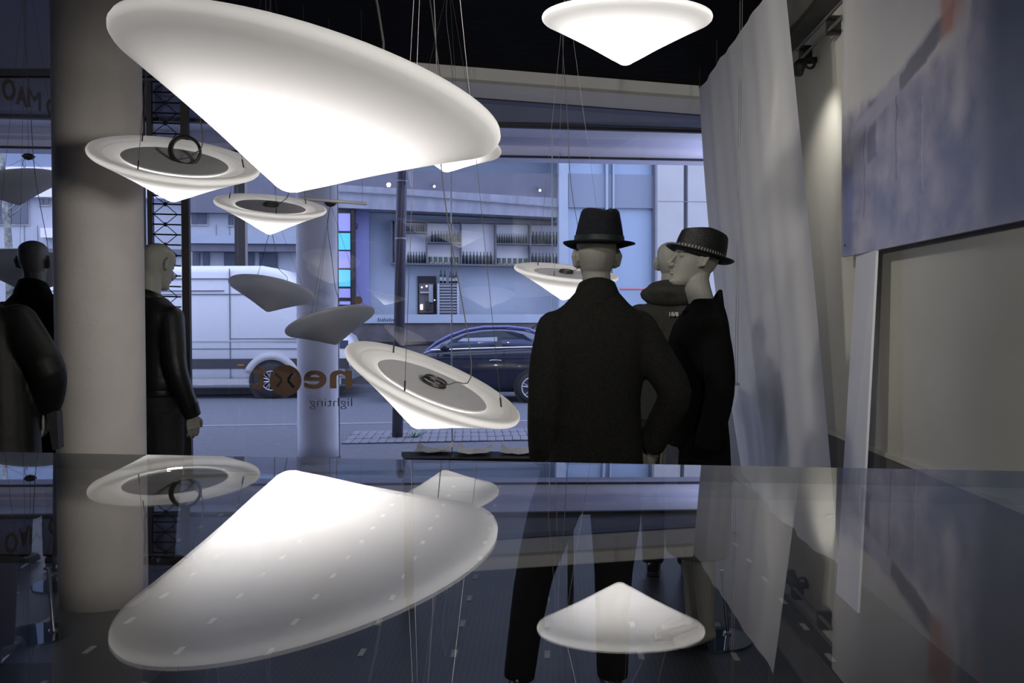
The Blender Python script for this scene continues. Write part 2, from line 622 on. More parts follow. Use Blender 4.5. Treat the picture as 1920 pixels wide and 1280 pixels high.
def band_mat():
    m = mat('striped_band', (0.1, 0.1, 0.1), 0.7)
    nt = m.node_tree
    p = nt.nodes['Principled BSDF']
    tc = nt.nodes.new('ShaderNodeTexCoord')
    sp = nt.nodes.new('ShaderNodeSeparateXYZ')
    nt.links.new(tc.outputs['Object'], sp.inputs[0])
    at2 = nt.nodes.new('ShaderNodeMath')
    at2.operation = 'ARCTAN2'
    nt.links.new(sp.outputs['Y'], at2.inputs[0])
    nt.links.new(sp.outputs['X'], at2.inputs[1])
    ml = nt.nodes.new('ShaderNodeMath')
    ml.operation = 'MULTIPLY'
    ml.inputs[1].default_value = 42
    nt.links.new(at2.outputs[0], ml.inputs[0])
    sn = nt.nodes.new('ShaderNodeMath')
    sn.operation = 'SINE'
    nt.links.new(ml.outputs[0], sn.inputs[0])
    rp = nt.nodes.new('ShaderNodeValToRGB')
    rp.color_ramp.elements[0].position = 0.35
    rp.color_ramp.elements[1].position = 0.65
    rp.color_ramp.elements[0].color = (0.012, 0.012, 0.012, 1)
    rp.color_ramp.elements[1].color = (0.22, 0.22, 0.22, 1)
    nt.links.new(sn.outputs[0], rp.inputs['Fac'])
    nt.links.new(rp.outputs['Color'], p.inputs['Base Color'])
    return m


M['stripes'] = band_mat()

# ================================================================ THE ROOM SHELL
D0 = 9.0                                   # shop front plane
floor_o = MB().prism([gr(-12, -4), gr(1.72, -4), fr(D0, 2.1, 0, 0), fr(D0, -9, 0, 0)], (0, 0, -0.08)).build('floor', M['floor'], kind='structure',
          label='dark mosaic shop floor with small pale inlays')
# pale inlay tiles in a 40 cm grid, each one laid proud of the mosaic
inlay_me = None
for i in range(-13, 5):
    for k in range(0, 14):
        dep = 3.62 + 0.4016 * k
        lat = 0.4016 * i
        P = gr(lat, dep)
        if P.y > 8.35 + SL * P.x or lat > 1.6:
            continue
        px = 960 + FPX * P.x / P.y
        if px < -30 or px > 1950:
            continue
        if inlay_me is None:
            b = MB()
            b.box(-0.012, 0.012, -0.045, 0.045, 0, 0.0025)
            inlay_me = b.mesh('inlay_tile')
        o = link('inlay_tile', inlay_me, M['inlay'], floor_o)
        o.location = P
        o.rotation_euler = (0, 0, -math.atan(65 / FPX))

# ceiling: black, slightly falling to the right
cz = lambda u: 3.67 - 0.052 * u
MB().prism([(-2.35, -4, cz(-2.35)), (2.6, -4, cz(2.6)), (2.6, 8.85, cz(2.6)), (-2.35, 8.24, cz(-2.35))], (0, 0, 0.12)).build('ceiling', M['ceiling'], kind='structure')
MB().prism([(-9.5, -4, 4.6), (-2.3, -4, 4.6), (-2.3, 8.7, 4.6), (-9.5, 7.9, 4.6)], (0, 0, 0.1)).build('ceiling_left', M['lintel'], kind='structure')
MB().box(-2.36, -2.30, -4, 8.25, 3.7, 4.65).build('trim_1', M['lintel'], kind='structure')
# walls
wr = MB().prism([gr(1.72, -4, 0), gr(1.72, 9.25, 0), gr(1.72, 9.25, 3.8), gr(1.72, -4, 3.8)], GL * 0.15).build('wall_right', M['wall'], kind='structure')
MB().prism([gr(1.70, 3.0, 0.745), gr(1.70, 9.2, 0.745), gr(1.70, 9.2, 0.765), gr(1.70, 3.0, 0.765)], GL * 0.025).build('trim_2', M['wall'], kind='structure')
MB().prism([gr(1.712, -3.9, 0), gr(1.712, 9.2, 0), gr(1.712, 9.2, 0.744), gr(1.712, -3.9, 0.744)], GL * 0.006).build('wall_right_lower', mat('dark_lower_wall', (0.13, 0.13, 0.125), 0.8, noise=(2, .1)), kind='structure')
MB().box(-9.6, 2.2, -4.1, -4.0, 0, 4.7).build('wall_back', M['dark'], kind='structure')
MB().box(-9.65, -9.5, -4.1, 8.2, 0, 4.7).build('wall_left', M['dark'], kind='structure')
# bulkhead on the upper right wall where the lighting track runs
MB().prism([gr(1.60, 3.2, 3.3), gr(1.60, 9.2, 3.3), gr(1.60, 9.2, 3.75), gr(1.60, 3.2, 3.75)], GL * 0.13).build('wall_right_bulkhead', mat('dark_grey_bulkhead', (0.09, 0.088, 0.08), 0.9, noise=(4, 0.3)), kind='structure')


def pq(px, py, b=0.0, d0=D0):
    a, z = az(px, py, d0, b)
    return fr(d0, a, b, z)


# header beam, soffit and lintel above the window on the right half
XL, XR = 560, 1420
ln = lambda y960, y1312, x: y960 + (y1312 - y960) * (x - 960) / 352.0
A = lambda x: ln(135, 165, x)
B1 = lambda x: ln(160.5, 187.5, x)
B2 = lambda x: ln(189, 217, x)
HD = lambda x: ln(236, 247, x)
MB().prism([pq(XL, A(XL) - 10, -0.5), pq(XR, A(XR) - 10, -0.5), pq(XR, B1(XR), -0.5), pq(XL, B1(XL), -0.5)], NN * 0.04 + Vector((0, 0, 0.0))).build('beam_front', M['beam'], kind='structure')
MB().prism([pq(XL, B1(XL), -0.5), pq(XR, B1(XR), -0.5), pq(XR, B2(XR), -0.30), pq(XL, B2(XL), -0.30)], (0, 0, 0.03)).build('beam_soffit', M['beam'], kind='structure')
MB().prism([pq(XL, B2(XL), -0.30), pq(XR, B2(XR), -0.30), pq(XR, HD(XR), 0.05), pq(XL, HD(XL), 0.05)], NN * 0.1).build('lintel_panel', M['lintel'], kind='structure')
MB().prism([pq(XL, B2(XL) - 2, -0.31), pq(XR, B2(XR) - 2, -0.31), pq(XR, B2(XR), -0.31), pq(XL, B2(XL), -0.31)], NN * 0.04).build('trim_3', M['frame'], kind='structure')
MB().prism([pq(XL, HD(XL) - 3, 0.0), pq(XR, HD(XR) - 3, 0.0), pq(XR, HD(XR) + 2, 0.0), pq(XL, HD(XL) + 2, 0.0)], NN * 0.06).build('window_frame_head', M['frame'], kind='structure')

# ---- left half: transom with the sign, dark bars
HL = lambda x: 214 + 0.027 * x
Lx0, Lx1 = -420, 620
# the upper bulkhead must stop where the black ceiling begins
MB().prism([pq(Lx0, -160, 0.03), pq(480, -160, 0.03), pq(480, 127, 0.03), pq(Lx0, 125, 0.03)], NN * 0.08).build('wall_front_upper', M['transom'], kind='structure')
MB().prism([pq(Lx0, 125, -0.05), pq(480, 128, -0.05), pq(480, 141, -0.05), pq(Lx0, 138, -0.05)], NN * 0.1).build('trim_4', M['frame'], kind='structure')
tr = MB().prism([pq(Lx0, 138, 0.03), pq(Lx1, 143, 0.03), pq(Lx1, HL(Lx1) - 4, 0.03), pq(Lx0, HL(Lx0) - 4, 0.03)], NN * 0.03).build('lintel_left', M['transom'], kind='structure')
MB().prism([pq(Lx0, HL(Lx0) - 4, -0.03), pq(Lx1, HL(Lx1) - 4, -0.03), pq(Lx1, HL(Lx1) + 3, -0.03), pq(Lx0, HL(Lx0) + 3, -0.03)], NN * 0.08).build('window_frame_head_left', M['frame'], kind='structure')

# ---- glass panes of the shop front
joints = [-420, 92, 268, 447, 632, 845, 1036, 1450]
for i in range(len(joints) - 1):
    x0, x1 = joints[i], joints[i + 1]
    a0, _ = az(x0, 600, D0)
    a1, _ = az(x1, 600, D0)
    zt = min(az(x0, HL(x0) if x0 < 600 else HD(x0), D0)[1], az(x1, HL(x1) if x1 < 640 else HD(x1), D0)[1])
    w = MB().fbox(D0, a0 + 0.003, a1 - 0.003, 0, 0.008, 0.02, zt + 0.05).build('window_%d' % (i + 1), M['glass'], kind='structure')
for i, (x0, x1, top) in enumerate(((845, 847.5, 250), (632, 634, 245), (1035.5, 1037, 250))):
    MB().pbox(D0, x0, top, x1, 892, 0.0, 0.014).build('glass_joint', M['pane_edge'], kind='structure')
MB().fbox(D0, -9.3, 2.3, -0.05, 0.06, 0, 0.025).build('window_sill', M['frame'], kind='structure')

# ---- steel lattice column by the window
lat_root = root('lattice_column', fr(D0, az(310, 900, D0, -0.12)[0], -0.12, 0), 'dark steel lattice post with crossed rods standing beside the window', 'post')
for (x0, x1) in ((274, 283), (338, 352)):
    MB().pbox(D0, x0, 148, x1, 893, -0.14, -0.06).build('chord', M['steel'], lat_root)
MB().pbox(D0, 262, 148, 269, 893, -0.1, -0.04).build('jamb', M['steel'], lat_root)
rows = [151, 170.5, 190, 209.5, 228.5, 248, 267.5, 287, 306, 326, 345, 364, 380, 399, 418, 437, 456, 476, 495, 514, 534, 553, 572, 592, 612, 632, 652, 672, 692, 712, 732, 752]
for i, y in enumerate(rows):
    P0, P1 = pq(281, y, -0.1), pq(340, y + 1.8, -0.1)
    MB().tube([P0, P1], 0.0075, 6).build('rung', M['rod'], lat_root)
    mid = (P0 + P1) / 2
    if i % 2 == 0:
        MB().ball(mid, (0.017, 0.017, 0.022), 8).build('node', M['rod'], lat_root)
    if i + 1 < len(rows):
        q0, q1 = pq(288, rows[i + 1], -0.1), pq(333, rows[i + 1] + 1.6, -0.1)
        p0, p1 = pq(288, y, -0.1), pq(333, y + 1.6, -0.1)
        m2 = (pq(281, rows[i + 1], -0.1) + pq(340, rows[i + 1] + 1.8, -0.1)) / 2
        if i % 2 == 0:
            MB().tube([mid, q0], 0.004, 5).build('brace', M['rod'], lat_root)
            MB().tube([mid, q1], 0.004, 5).build('brace', M['rod'], lat_root)
        else:
            MB().tube([p0, m2], 0.004, 5).build('brace', M['rod'], lat_root)
            MB().tube([p1, m2], 0.004, 5).build('brace', M['rod'], lat_root)

# ---- concrete column inside, arcade column outside
def column(px, d, r, material, name, z0, z1, label, seams=True):
    c = at(px, 596, d)
    base = Vector((c.x, c.y, 0))
    b = MB()
    prof = [(0, z0)]
    prof += [(r, z0)]
    z = z0 + 0.15
    k = 0
    while z < z1 - 0.1:
        prof += [(r, z)]
        z += 0.5
    prof += [(r, z1), (0, z1)]
    b.lathe(prof, 64, Matrix.Translation(base))
    co_ = b.build(name, material, smooth=True, kind='structure', label=label)
    if seams:
        for z in (1.44, 1.27, 1.12, 0.98, 0.85, 2.6):
            MB().lathe([(r - .002, z - .0012), (r + .0007, z - .0012), (r + .0007, z + .0012), (r - .002, z + .0012)], 64, Matrix.Translation(base)).build('casting_seam', material, co_, smooth=False)
    return co_


column(188, 4.83, 0.215, M['concrete'], 'column', 0.0, 4.59, 'round concrete column inside the shop')
column(596, 9.62, 0.212, M['column_out'], 'column_outside', 0.03, 3.4, 'round pale column outside the window')
c2 = at(596, 596, 9.62)
MB().lathe([(0, 0), (0.225, 0), (0.225, 0.05), (0, 0.05)], 40, Matrix.Translation((c2.x, c2.y, -0.005))).build('column_base', M['seam'], kind='structure')

# arcade soffit and beam outside
MB().fbox(D0, -12, 4, 0.16, 1.15, 3.32, 3.4).build('ceiling_arcade', M['soffit'], kind='structure')
zb0, zb1 = az(960, 293, D0, 0.78)[1], az(960, 259, D0, 0.78)[1]
MB().fbox(D0, -12, 4, 0.78, 1.15, zb0, zb1 + 0.1).build('beam_arcade', M['purple_beam'], kind='structure')
MB().fbox(D0, -12, 4, 0.76, 0.80, zb0 - 0.012, zb0 + 0.008).build('trim_5', M['frame'], kind='structure')
# storeys above the arcade keep the sky off the shop
MB().fbox(D0, -12, 4, 0.2, 1.15, 3.42, 9.0).build('wall_front_outer', M['pale_wall'], kind='structure')

# ================================================================ STREET
MB().fbox(D0, -30, 30, 0.07, 4.2, -0.06, -0.01).build('pavement', M['pavement'], kind='structure')
road = MB().fbox(D0, -60, 60, 4.2, 11.7, -0.30, -0.15).build('road', M['asphalt'], kind='structure')
MB().fbox(D0, -40, 40, 4.2, 4.36, -0.3, -0.005).build('kerb', M['kerb'], kind='structure')
MB().fbox(D0, -40, 40, 11.6, 11.75, -0.3, -0.03).build('kerb_far', M['kerb'], kind='structure')
MB().fbox(D0, -40, 40, 11.75, 45, -0.3, -0.05).build('pavement_far', M['pavement'], kind='structure')
# band of small paving setts by the kerb
band = root('paving_band', fr(D0, 0, 2.2, 0), 'band of small pale paving setts running along the kerb', kind='structure')
sett = None
a_left, _ = az(655, 810, D0, 2.6)
for i in range(0, 46):
    for r_ in range(3):
        if sett is None:
            b = MB()
            b.box(-0.046, 0.046, -0.19, 0.19, 0, 0.012)
            sett = b.mesh('sett')
        o = link('sett', sett, M['slab'], band)
        P = fr(D0, a_left + i * 0.1 + r_ * 0.03, 2.3 + r_ * 0.4, -0.008 + random.random() * 0.004)
        o.location = P - ORG[band.name]
        o.rotation_euler = (0, 0, math.atan(SL) - 0.12)

# ---- opposite building
D1 = 22.0
bld = root('opposite_building', fr(D1, 0, 0, -0.05), 'pale blue wine bar front across the street with white pillars', 'building')
NB = 'pale blue wine bar front across the street'


def part(name, m, x0, y0, x1, y1, b0, b1, parent=None, d0=D1):
    return MB().pbox(d0, x0, y0, x1, y1, b0, b1).build(name, m, parent or bld)


part('back_wall', M['pale_wall'], 556, 270, 1066, 596, 1.0, 1.2)
part('upper_slab', M['slate'], 632, 322, 1052, 372, 0.2, 0.9)
MB().prism([pq(632, 345, 0.15, D1), pq(1050, 372, 0.15, D1), pq(1050, 408, 0.15, D1), pq(632, 388, 0.15, D1)], NN * 0.8).build('worn_band', M['brown_band'], bld)
MB().tube([pq(632, 358, 0.1, D1), pq(760, 365, 0.1, D1), pq(1050, 389, 0.1, D1)], 0.02, 6).build('slab_edge', M['kerb'], bld)
part('window_ledge', M['pale_wall'], 640, 589, 1066, 605, -0.05, 0.3)
part('plinth', M['plinth'], 556, 605, 1240, 760, 0.0, 0.3)
part('recess_shadow', M['frame'], 556, 640, 860, 646, -0.03, 0.02)  # dark strip painted in as the shadow line of the recess
part('side_wall', M['neon_wall'], 665, 380, 692, 596, 0.7, 0.95)
# glazed doors
part('door_frame', M['pale_wall'], 1049, 250, 1066, 700, 0.0, 0.25)
part('door_pane', mat('pale_blue_pane', (0.30, 0.40, 0.56), 0.25), 1066, 270, 1228, 700, 0.3, 0.35)
part('transom', mat('grey_blue_pane', (0.20, 0.24, 0.33), 0.3), 1067, 327, 1226, 390, 0.2, 0.28)
part('door_post', M['pale_wall'], 1137, 290, 1141, 700, 0.12, 0.26)
part('door_post', M['pale_wall'], 1150, 290, 1153, 700, 0.12, 0.26)
part('door_post', M['slate'], 1227, 290, 1233, 700, 0.1, 0.3)
part('pillar', M['white_pillar'], 1234, 250, 1283, 720, -0.1, 0.5)
part('pillar_gap', M['slate'], 1283, 250, 1291, 720, 0.05, 0.5)
part('pillar', M['white_pillar'], 1291, 250, 1420, 720, -0.1, 0.5)
part('roof_wall', M['pale_wall'], 300, 60, 1500, 268, 0.0, 1.2)
for y in (378, 476):
    part('joint', M['kerb'], 1234, y, 1330, y + 1.2, -0.104, -0.09)
MB().tube([pq(1163, 542, -0.2, D1), pq(1240, 542, -0.2, D1)], 0.035, 6).build('handrail', M['red'], bld)
# panel strip of lit panes
part('pane_backing', M['van_dark'], 618, 372, 666, 585, 0.3, 0.7)
for (y0, y1, k) in ((399, 432, 'lavender'), (436, 467, 'turquoise'), (470, 501, 'lavender'), (505, 536, 'turquoise'), (540, 557, 'lavender'), (564, 570, 'lavender')):
    part('lit_pane', M[k], 630, y0, 657, y1, 0.24, 0.3)
part('pane_post', M['steel'], 659, 380, 664, 580, 0.2, 0.3)
MB().ball(pq(668, 423, 0.5, D1), (0.05, 0.05, 0.08), 8).build('wall_lamp', M['van_dark'], bld)
for (x, y) in ((815, 349), (1013, 357)):
    r0 = part('ceiling_spot', M['shelf_grey'], x - 4, y - 8, x + 4, y - 3, 0.02, 0.12)
    MB().ball(pq(x, y, 0.0, D1), (0.032, 0.032, 0.032), 10).build('bulb', M['bulb'], r0)
# serving hatch
hatch = part('serving_hatch', M['frame'], 783, 517, 817.5, 588, 0.94, 0.99)
part('hatch_interior', M['plinth'], 786, 531, 813, 586, 0.9, 0.945, hatch)
for (x, y, r_) in ((791, 538, 0.022), (800, 536, 0.026), (815, 562, 0.018)):
    MB().ball(pq(x, y, 0.88, D1), (r_, r_, r_), 8).build('hatch_bulb', M['bulb'], hatch)
part('hatch_panel', M['white_facade'], 804, 533, 812, 566, 0.86, 0.9, hatch)
part('hatch_bar', M['white_pillar'], 788, 546, 804, 549, 0.85, 0.9, hatch)
part('hatch_bottle', M['bottle'], 798, 564, 805, 580, 0.84, 0.9, hatch)
part('hatch_lamp', M['bulb'], 788, 570, 793, 580, 0.85, 0.9, hatch)
# faint italic lettering on the ledge
for i in range(9):
    x = 708 + i * 3.6
    h = 5 if i % 3 else 7
    MB().prism([pq(x, 602, -0.06, D1), pq(x + 1.3, 602, -0.06, D1), pq(x + 2.6, 602 - h, -0.06, D1), pq(x + 1.3, 602 - h, -0.06, D1)], NN * 0.01).build('ledge_letter_stroke', M['sticker_dark'], bld)

# shelving: a thing, bottles and jars on it one by one
sh = root('bottle_shelf', fr(D1, az(890, 493, D1, 0.7)[0], 0.7, az(890, 496, D1, 0.7)[1]), 'long grey wall rack of open compartments holding dark bottles', 'shelf')
YS = lambda x, y: y + 0.02 * (x - 760)      # the rack falls slightly to the right in the picture
def shp(name, x0, y0, x1, y1, b0=0.62, b1=0.95, m='shelf_grey'):
    MB().prism([pq(x0, YS(x0, y0), b0, D1), pq(x1, YS(x1, y0), b0, D1), pq(x1, YS(x1, y1), b0, D1), pq(x0, YS(x0, y1), b0, D1)], NN * (b1 - b0)).build(name, M[m], sh)


shp('top_board', 734, 411, 1052, 414.5)
shp('bottom_board', 734, 492, 1052, 495.5)
for x in (734, 740, 799.5, 864, 929, 994):
    shp('upright', x, 413, x + 2.6, 493)
for (x0, x1, y) in ((740, 800, 433), (802, 864, 452), (931, 995, 452), (996, 1050, 452)):
    shp('shelf_board', x0, y, x1, y + 2.2)
shp('back_board', 736, 412, 1050, 494, 0.955, 0.97, 'soffit')


def bottle_mesh(h, r):
    b = MB()
    b.lathe([(0, 0), (r, 0), (r, h * 0.58), (r * 0.85, h * 0.66), (r * 0.38, h * 0.78), (r * 0.33, h * 0.97), (r * 0.36, h), (0, h)], 10)
    me = b.mesh('bottle')
    me.polygons.foreach_set('use_smooth', [True] * len(me.polygons))
    return me


def bottles(xs, ybase, ytop, wpx, where, grp, b=0.78, m='bottle', yof=YS):
    me = None
    ORD = ['first', 'second', 'third', 'fourth', 'fifth', 'sixth', 'seventh', 'eighth', 'ninth', 'tenth', 'eleventh', 'twelfth', 'thirteenth']
    for i, x in enumerate(xs):
        a, z0 = az(x, yof(x, ybase), D1, b)
        _, z1 = az(x, yof(x, ytop), D1, b)
        if me is None:
            w = abs(az(x + wpx, 500, D1, b)[0] - a) / 2
            me = bottle_mesh(z1 - z0, w)
        o = link('bottle', me, M[m], None, label='%s from left of the %s' % (ORD[i], where), cat='bottle', group=grp)
        o.location = fr(D1, a, b, z0)


C8 = lambda base, lst: [base + v / 8 for v in lst]
bottles(C8(720, [365, 405, 447, 488, 532, 573, 612]), 492, 471, 4.2, 'dark bottles in the lower left rack compartment', 'bottles in the lower left compartment')
bottles(C8(720, [345, 378, 415, 450, 490, 525, 560, 595]), 433, 420, 3.2, 'small dark bottles in the upper left rack compartment', 'bottles in the upper left compartment')
bottles(C8(720, [725, 775, 820, 862, 905, 945, 985, 1025, 1065, 1110]), 452, 431, 4.4, 'dark bottles above the left green jars', 'bottles above the left green jars')
bottles(C8(720, [1195, 1245, 1298, 1350, 1400, 1450, 1503, 1553, 1603]), 492, 469, 5.0, 'dark bottles in the tall middle rack compartment', 'bottles in the tall middle compartment')
bottles(C8(880, [420, 457, 494, 530, 567, 602, 638, 674, 710, 745, 780, 816, 853]), 452, 434.5, 3.4, 'slim small bottles above the right green jars', 'bottles above the right green jars')
bottles(C8(880, [960, 1010, 1060, 1113, 1165, 1215, 1265, 1315]), 452, 429, 5.0, 'dark bottles on the upper shelf at rack right end', 'bottles on the upper right shelf')
bottles(C8(880, [952, 1002, 1053, 1105, 1157, 1207, 1258, 1308]), 492, 469, 5.0, 'dark bottles on the bottom board at rack right end', 'bottles on the lower right shelf')


def jars(xs, where, grp):
    b_ = 0.78
    for i, x in enumerate(xs):
        a, z0 = az(x, YS(x, 492), D1, b_)
        _, z1 = az(x, YS(x, 480), D1, b_)
        w = 3.6 * 22.7 / FPX
        r0 = root('jar', fr(D1, a, b_, z0), '%s from left of the six %s' % (['first', 'second', 'third', 'fourth', 'fifth', 'sixth'][i], where), 'jar', grp)
        h = z1 - z0
        MB().lathe([(0, 0.02), (w * 0.8, 0.02), (w, h), (w * 0.9, h), (w * 0.75, 0.03), (0, 0.03)], 12, Matrix.Translation(ORG[r0.name])).build('cup', M['jar'], r0, smooth=False)
        MB().lathe([(0, 0), (w * 0.75, 0), (w * 0.8, 0.02), (0, 0.02)], 12, Matrix.Translation(ORG[r0.name])).build('base', M['jar_base'], r0)


jars(C8(720, [697, 775, 850, 930, 1010, 1090]), 'green jars in the second rack compartment', 'green jars on the left')
jars(C8(880, [443, 523, 605, 685, 767, 847]), 'green jars beneath the slim small bottles', 'green jars on the right')

# wine cabinet beside the hatch with big bottles on it
cabw = root('wine_cabinet', fr(D1, az(840, 590, D1, 0.5)[0], 0.5, az(840, 590, D1, 0.5)[1]), 'grey slatted wine cabinet beside the dark serving hatch', 'cabinet')
part('carcass', M['shelf_grey'], 820, 530, 861, 590, 0.62, 0.9, cabw)
for i in range(10):
    y = 535 + i * 5.4
    part('slat', M['white_facade'], 821, y, 857, y + 1.6, 0.58, 0.62, cabw)
part('side_frame', M['white_facade'], 857, 531, 861, 590, 0.57, 0.63, cabw)
part('side_frame', M['white_facade'], 820, 531, 824, 590, 0.57, 0.63, cabw)
for i, (x, t) in enumerate(((827, 506), (834, 507), (844.5, 509), (850, 511), (855.5, 508.5))):
    a, z0 = az(x, 530, D1, 0.75)
    _, z1 = az(x, t, D1, 0.75)
    w = 2.5 * 22.7 / FPX
    pos = ['leftmost', 'second', 'middle', 'fourth', 'rightmost'][i]
    r0 = root('wine_bottle', fr(D1, a, 0.75, z0), '%s of five black wine bottles on top of the wine cabinet' % pos, 'bottle', 'wine bottles on the cabinet')
    o = link('body', bottle_mesh(z1 - z0, w), M['bottle_black'], r0)
    MB().lathe([(w * 1.03, (z1 - z0) * 0.16), (w * 1.03, (z1 - z0) * 0.46)], 12, Matrix.Translation(ORG[r0.name])).build('paper_label', M['bottle_label'], r0)

# ---- lamp post
lp0, lp1 = at(744.5, 817, 11.45), at(754, 330, 11.45)
lp = root('lamp_post', (lp0.x, lp0.y, -0.01), 'dark grey street lamp post with bright ring near the kerb', 'lamp post')
MB().tube([(lp0.x, lp0.y, -0.01), lp1, lp1 + (lp1 - lp0) * 0.6], [0.067, 0.064, 0.058], 20).build('pole', M['post'], lp, smooth=True)
pr = lp0 + (lp1 - lp0) * ((817 - 447) / (817 - 330))
MB().tube([pr, pr + Vector((0, 0, 0.014))], 0.069, 20).build('ring', M['white_pillar'], lp)
pr = lp0 + (lp1 - lp0) * ((817 - 340) / (817 - 330))
MB().tube([pr, pr + Vector((0, 0, 0.014))], 0.068, 20).build('ring', M['white_pillar'], lp)
MB().prism([at(763, 320, 11.4), at(772, 320, 11.3), at(772, 351, 11.3), at(766, 346, 11.4)], (0.0, 0.012, 0)).build('sign_plate', M['white_facade'], lp)

# ---- left street: farther facade, tree, shop strip
D2 = 31.0
far = root('street_house', fr(D2, -10, 0, -0.1), 'white panelled house front far down the street behind the van', 'building')
fp = lambda n, m, x0, y0, x1, y1, b0, b1: part(n, m, x0, y0, x1, y1, b0, b1, far, D2)
fp('wall', M['white_facade'], -320, 330, 600, 760, 0.0, 0.4)
fp('upper_band', M['slate'], 345, 296, 570, 398, -0.3, 0.0)
fp('upper_band', M['purple_beam'], -260, 310, 345, 366, -0.3, 0.0)
fp('roof_mass', mat('blue_grey_cladding', (0.19, 0.235, 0.33), 0.8, noise=(1, .05)), -320, 60, 620, 335, -0.2, 0.4)
for (x0, y0, x1, y1) in ((359, 396, 388, 418), (428, 401, 438, 420), (-8, 362, 52, 417), (74, 370, 91, 381)):
    w = fp('window', M['white_pillar'], x0 - 2, y0 - 2, x1 + 2, y1 + 3, -0.06, 0.0)
    MB().pbox(D2, x0, y0, (x0 + x1) / 2 - 1, y1, -0.1, -0.05).build('pane', M['win_dark'], w)
    MB().pbox(D2, (x0 + x1) / 2 + 1, y0, x1, y1, -0.1, -0.05).build('pane', M['win_dark'], w)
fp('shop_fascia', M['slate'], 356, 455, 560, 470, -0.4, 0.0)
fp('awning', M['pale_wall'], 356, 440, 560, 455, -0.5, 0.0)
for (x0, x1) in ((361, 374), (380, 392), (420, 440), (464, 476), (486, 520)):
    fp('shop_window', M['win_dark'], x0, 472, x1, 500, -0.06, 0.0)
fp('door_canopy', M['purple_beam'], 76, 425, 130, 443, -0.4, 0.0)
fp('sill_course', M['slate'], -260, 463, 340, 475, -0.1, 0.0)
for x in (45, 70, 405, 430):
    fp('panel_joint', M['kerb'], x, 420, x + 1, 462, -0.02, 0.0)
# brown pier beside the far facade
pier = MB().pbox(24.0, 439, 300, 459, 640, 0, 0.4).build('street_pier', M['steel'], None, label='tall dark brown pier rising behind the white van roof', cat='pier')

tr_base = at(20, 640, 25.0)
tree = root('plane_tree', (tr_base.x, tr_base.y, -0.05), 'mottled plane tree trunk with bare branches seen past the column', 'tree')
MB().tube([(tr_base.x, tr_base.y, -0.05), at(18, 480, 25), at(14, 420, 25), at(8, 360, 25), at(3, 250, 25)], [0.12, 0.1, 0.09, 0.075, 0.05], 10).build('trunk', M['bark'], tree, smooth=True)
for p in ([(12, 395), (30, 380), (52, 366), (60, 340)], [(16, 405), (34, 392), (50, 372)], [(9, 370), (-10, 350), (-20, 320)]):
    MB().tube([at(x, y, 25) for x, y in p], [0.03, 0.022, 0.015, 0.008][:len(p)], 6).build('branch', M['bark'], tree, smooth=True)

tuft = root('grass_tuft', (0, 0, 0), 'small green weed tuft growing at the lamp post foot', 'weed')
tp = on_floor(776, 821, -0.01)
tuft.location = tp
ORG[tuft.name] = tp
for i in range(16):
    a = random.random() * 2 * PI
    r_ = random.uniform(0.03, 0.14)
    q = tp + Vector((math.cos(a) * r_ * 1.3, math.sin(a) * r_ * 0.5, random.uniform(0.03, 0.1)))
    MB().face([tp + Vector((math.cos(a + 1.5), math.sin(a + 1.5), 0)) * 0.012, q, tp - Vector((math.cos(a + 1.5), math.sin(a + 1.5), 0)) * 0.012]) if False else None
    b = MB()
    s = Vector((math.cos(a + 1.57), math.sin(a + 1.57), 0)) * 0.014
    b.prism([tp - s, tp + s, q], (0, 0, 0.004))
    b.build('blade', M['leaf'], tuft)


# ---- vehicles (built at local origin, x along, camera side = -y)
def wheel(parent, x, y, z, R, w, rim_r, spokes=5, rimmat='rim', hub=True):
    MX = Matrix.Translation((x, y, z)) @ Matrix.Rotation(PI / 2, 4, 'X')
    ty = MB().lathe([(rim_r * 0.98, -w / 2), (R * 0.95, -w / 2), (R, -w / 4), (R, w / 4), (R * 0.95, w / 2), (rim_r * 0.98, w / 2)], 36, MX).build('wheel', M['tyre'], parent, smooth=True, local=True)
    MB().torus(rim_r * 0.95, rim_r * 0.07, 36, 6, MX @ Matrix.Translation((0, 0, w / 2))).build('rim', M[rimmat], ty, smooth=True, local=True)
    MB().lathe([(0, w / 2 - 0.05), (rim_r * 0.9, w / 2 - 0.05)], 24, MX).build('disc', M['van_dark'], ty, local=True)
    MB().lathe([(0, w / 2 + 0.01), (rim_r * 0.24, w / 2 + 0.005), (rim_r * 0.28, w / 2 - 0.05)], 20, MX).build('hub', M[rimmat], ty, smooth=True, local=True)
    for k in range(spokes):
        a = 2 * PI * k / spokes + 0.3
        for da in (-0.17, 0.17):
            d = Vector((math.cos(a), math.sin(a), 0))
            e = Vector((math.cos(a + da), math.sin(a + da), 0))
            MB().tube([MX @ (d * rim_r * 0.22 + Vector((0, 0, w / 2 - 0.01))), MX @ (e * rim_r * 0.94 + Vector((0, 0, w / 2 - 0.01)))], rim_r * 0.065, 6).build('spoke', M[rimmat], ty, local=True)
    return ty


def ring_sec(x, w, zb, zt, rb=0.06, rt=0.06):
    h = [(-w * 0.9, zb), (-w, zb + rb), (-w, zb + (zt - zb) * 0.5), (-w * 0.985, zt - rt), (-w * 0.9, zt)]
    pts = h + [(-y, z) for y, z in reversed(h)]
    return [Vector((x, y, z)) for y, z in pts]


def dress(o_root, loc, rz):
    o_root.location = loc
    o_root.rotation_euler = (0, 0, rz)


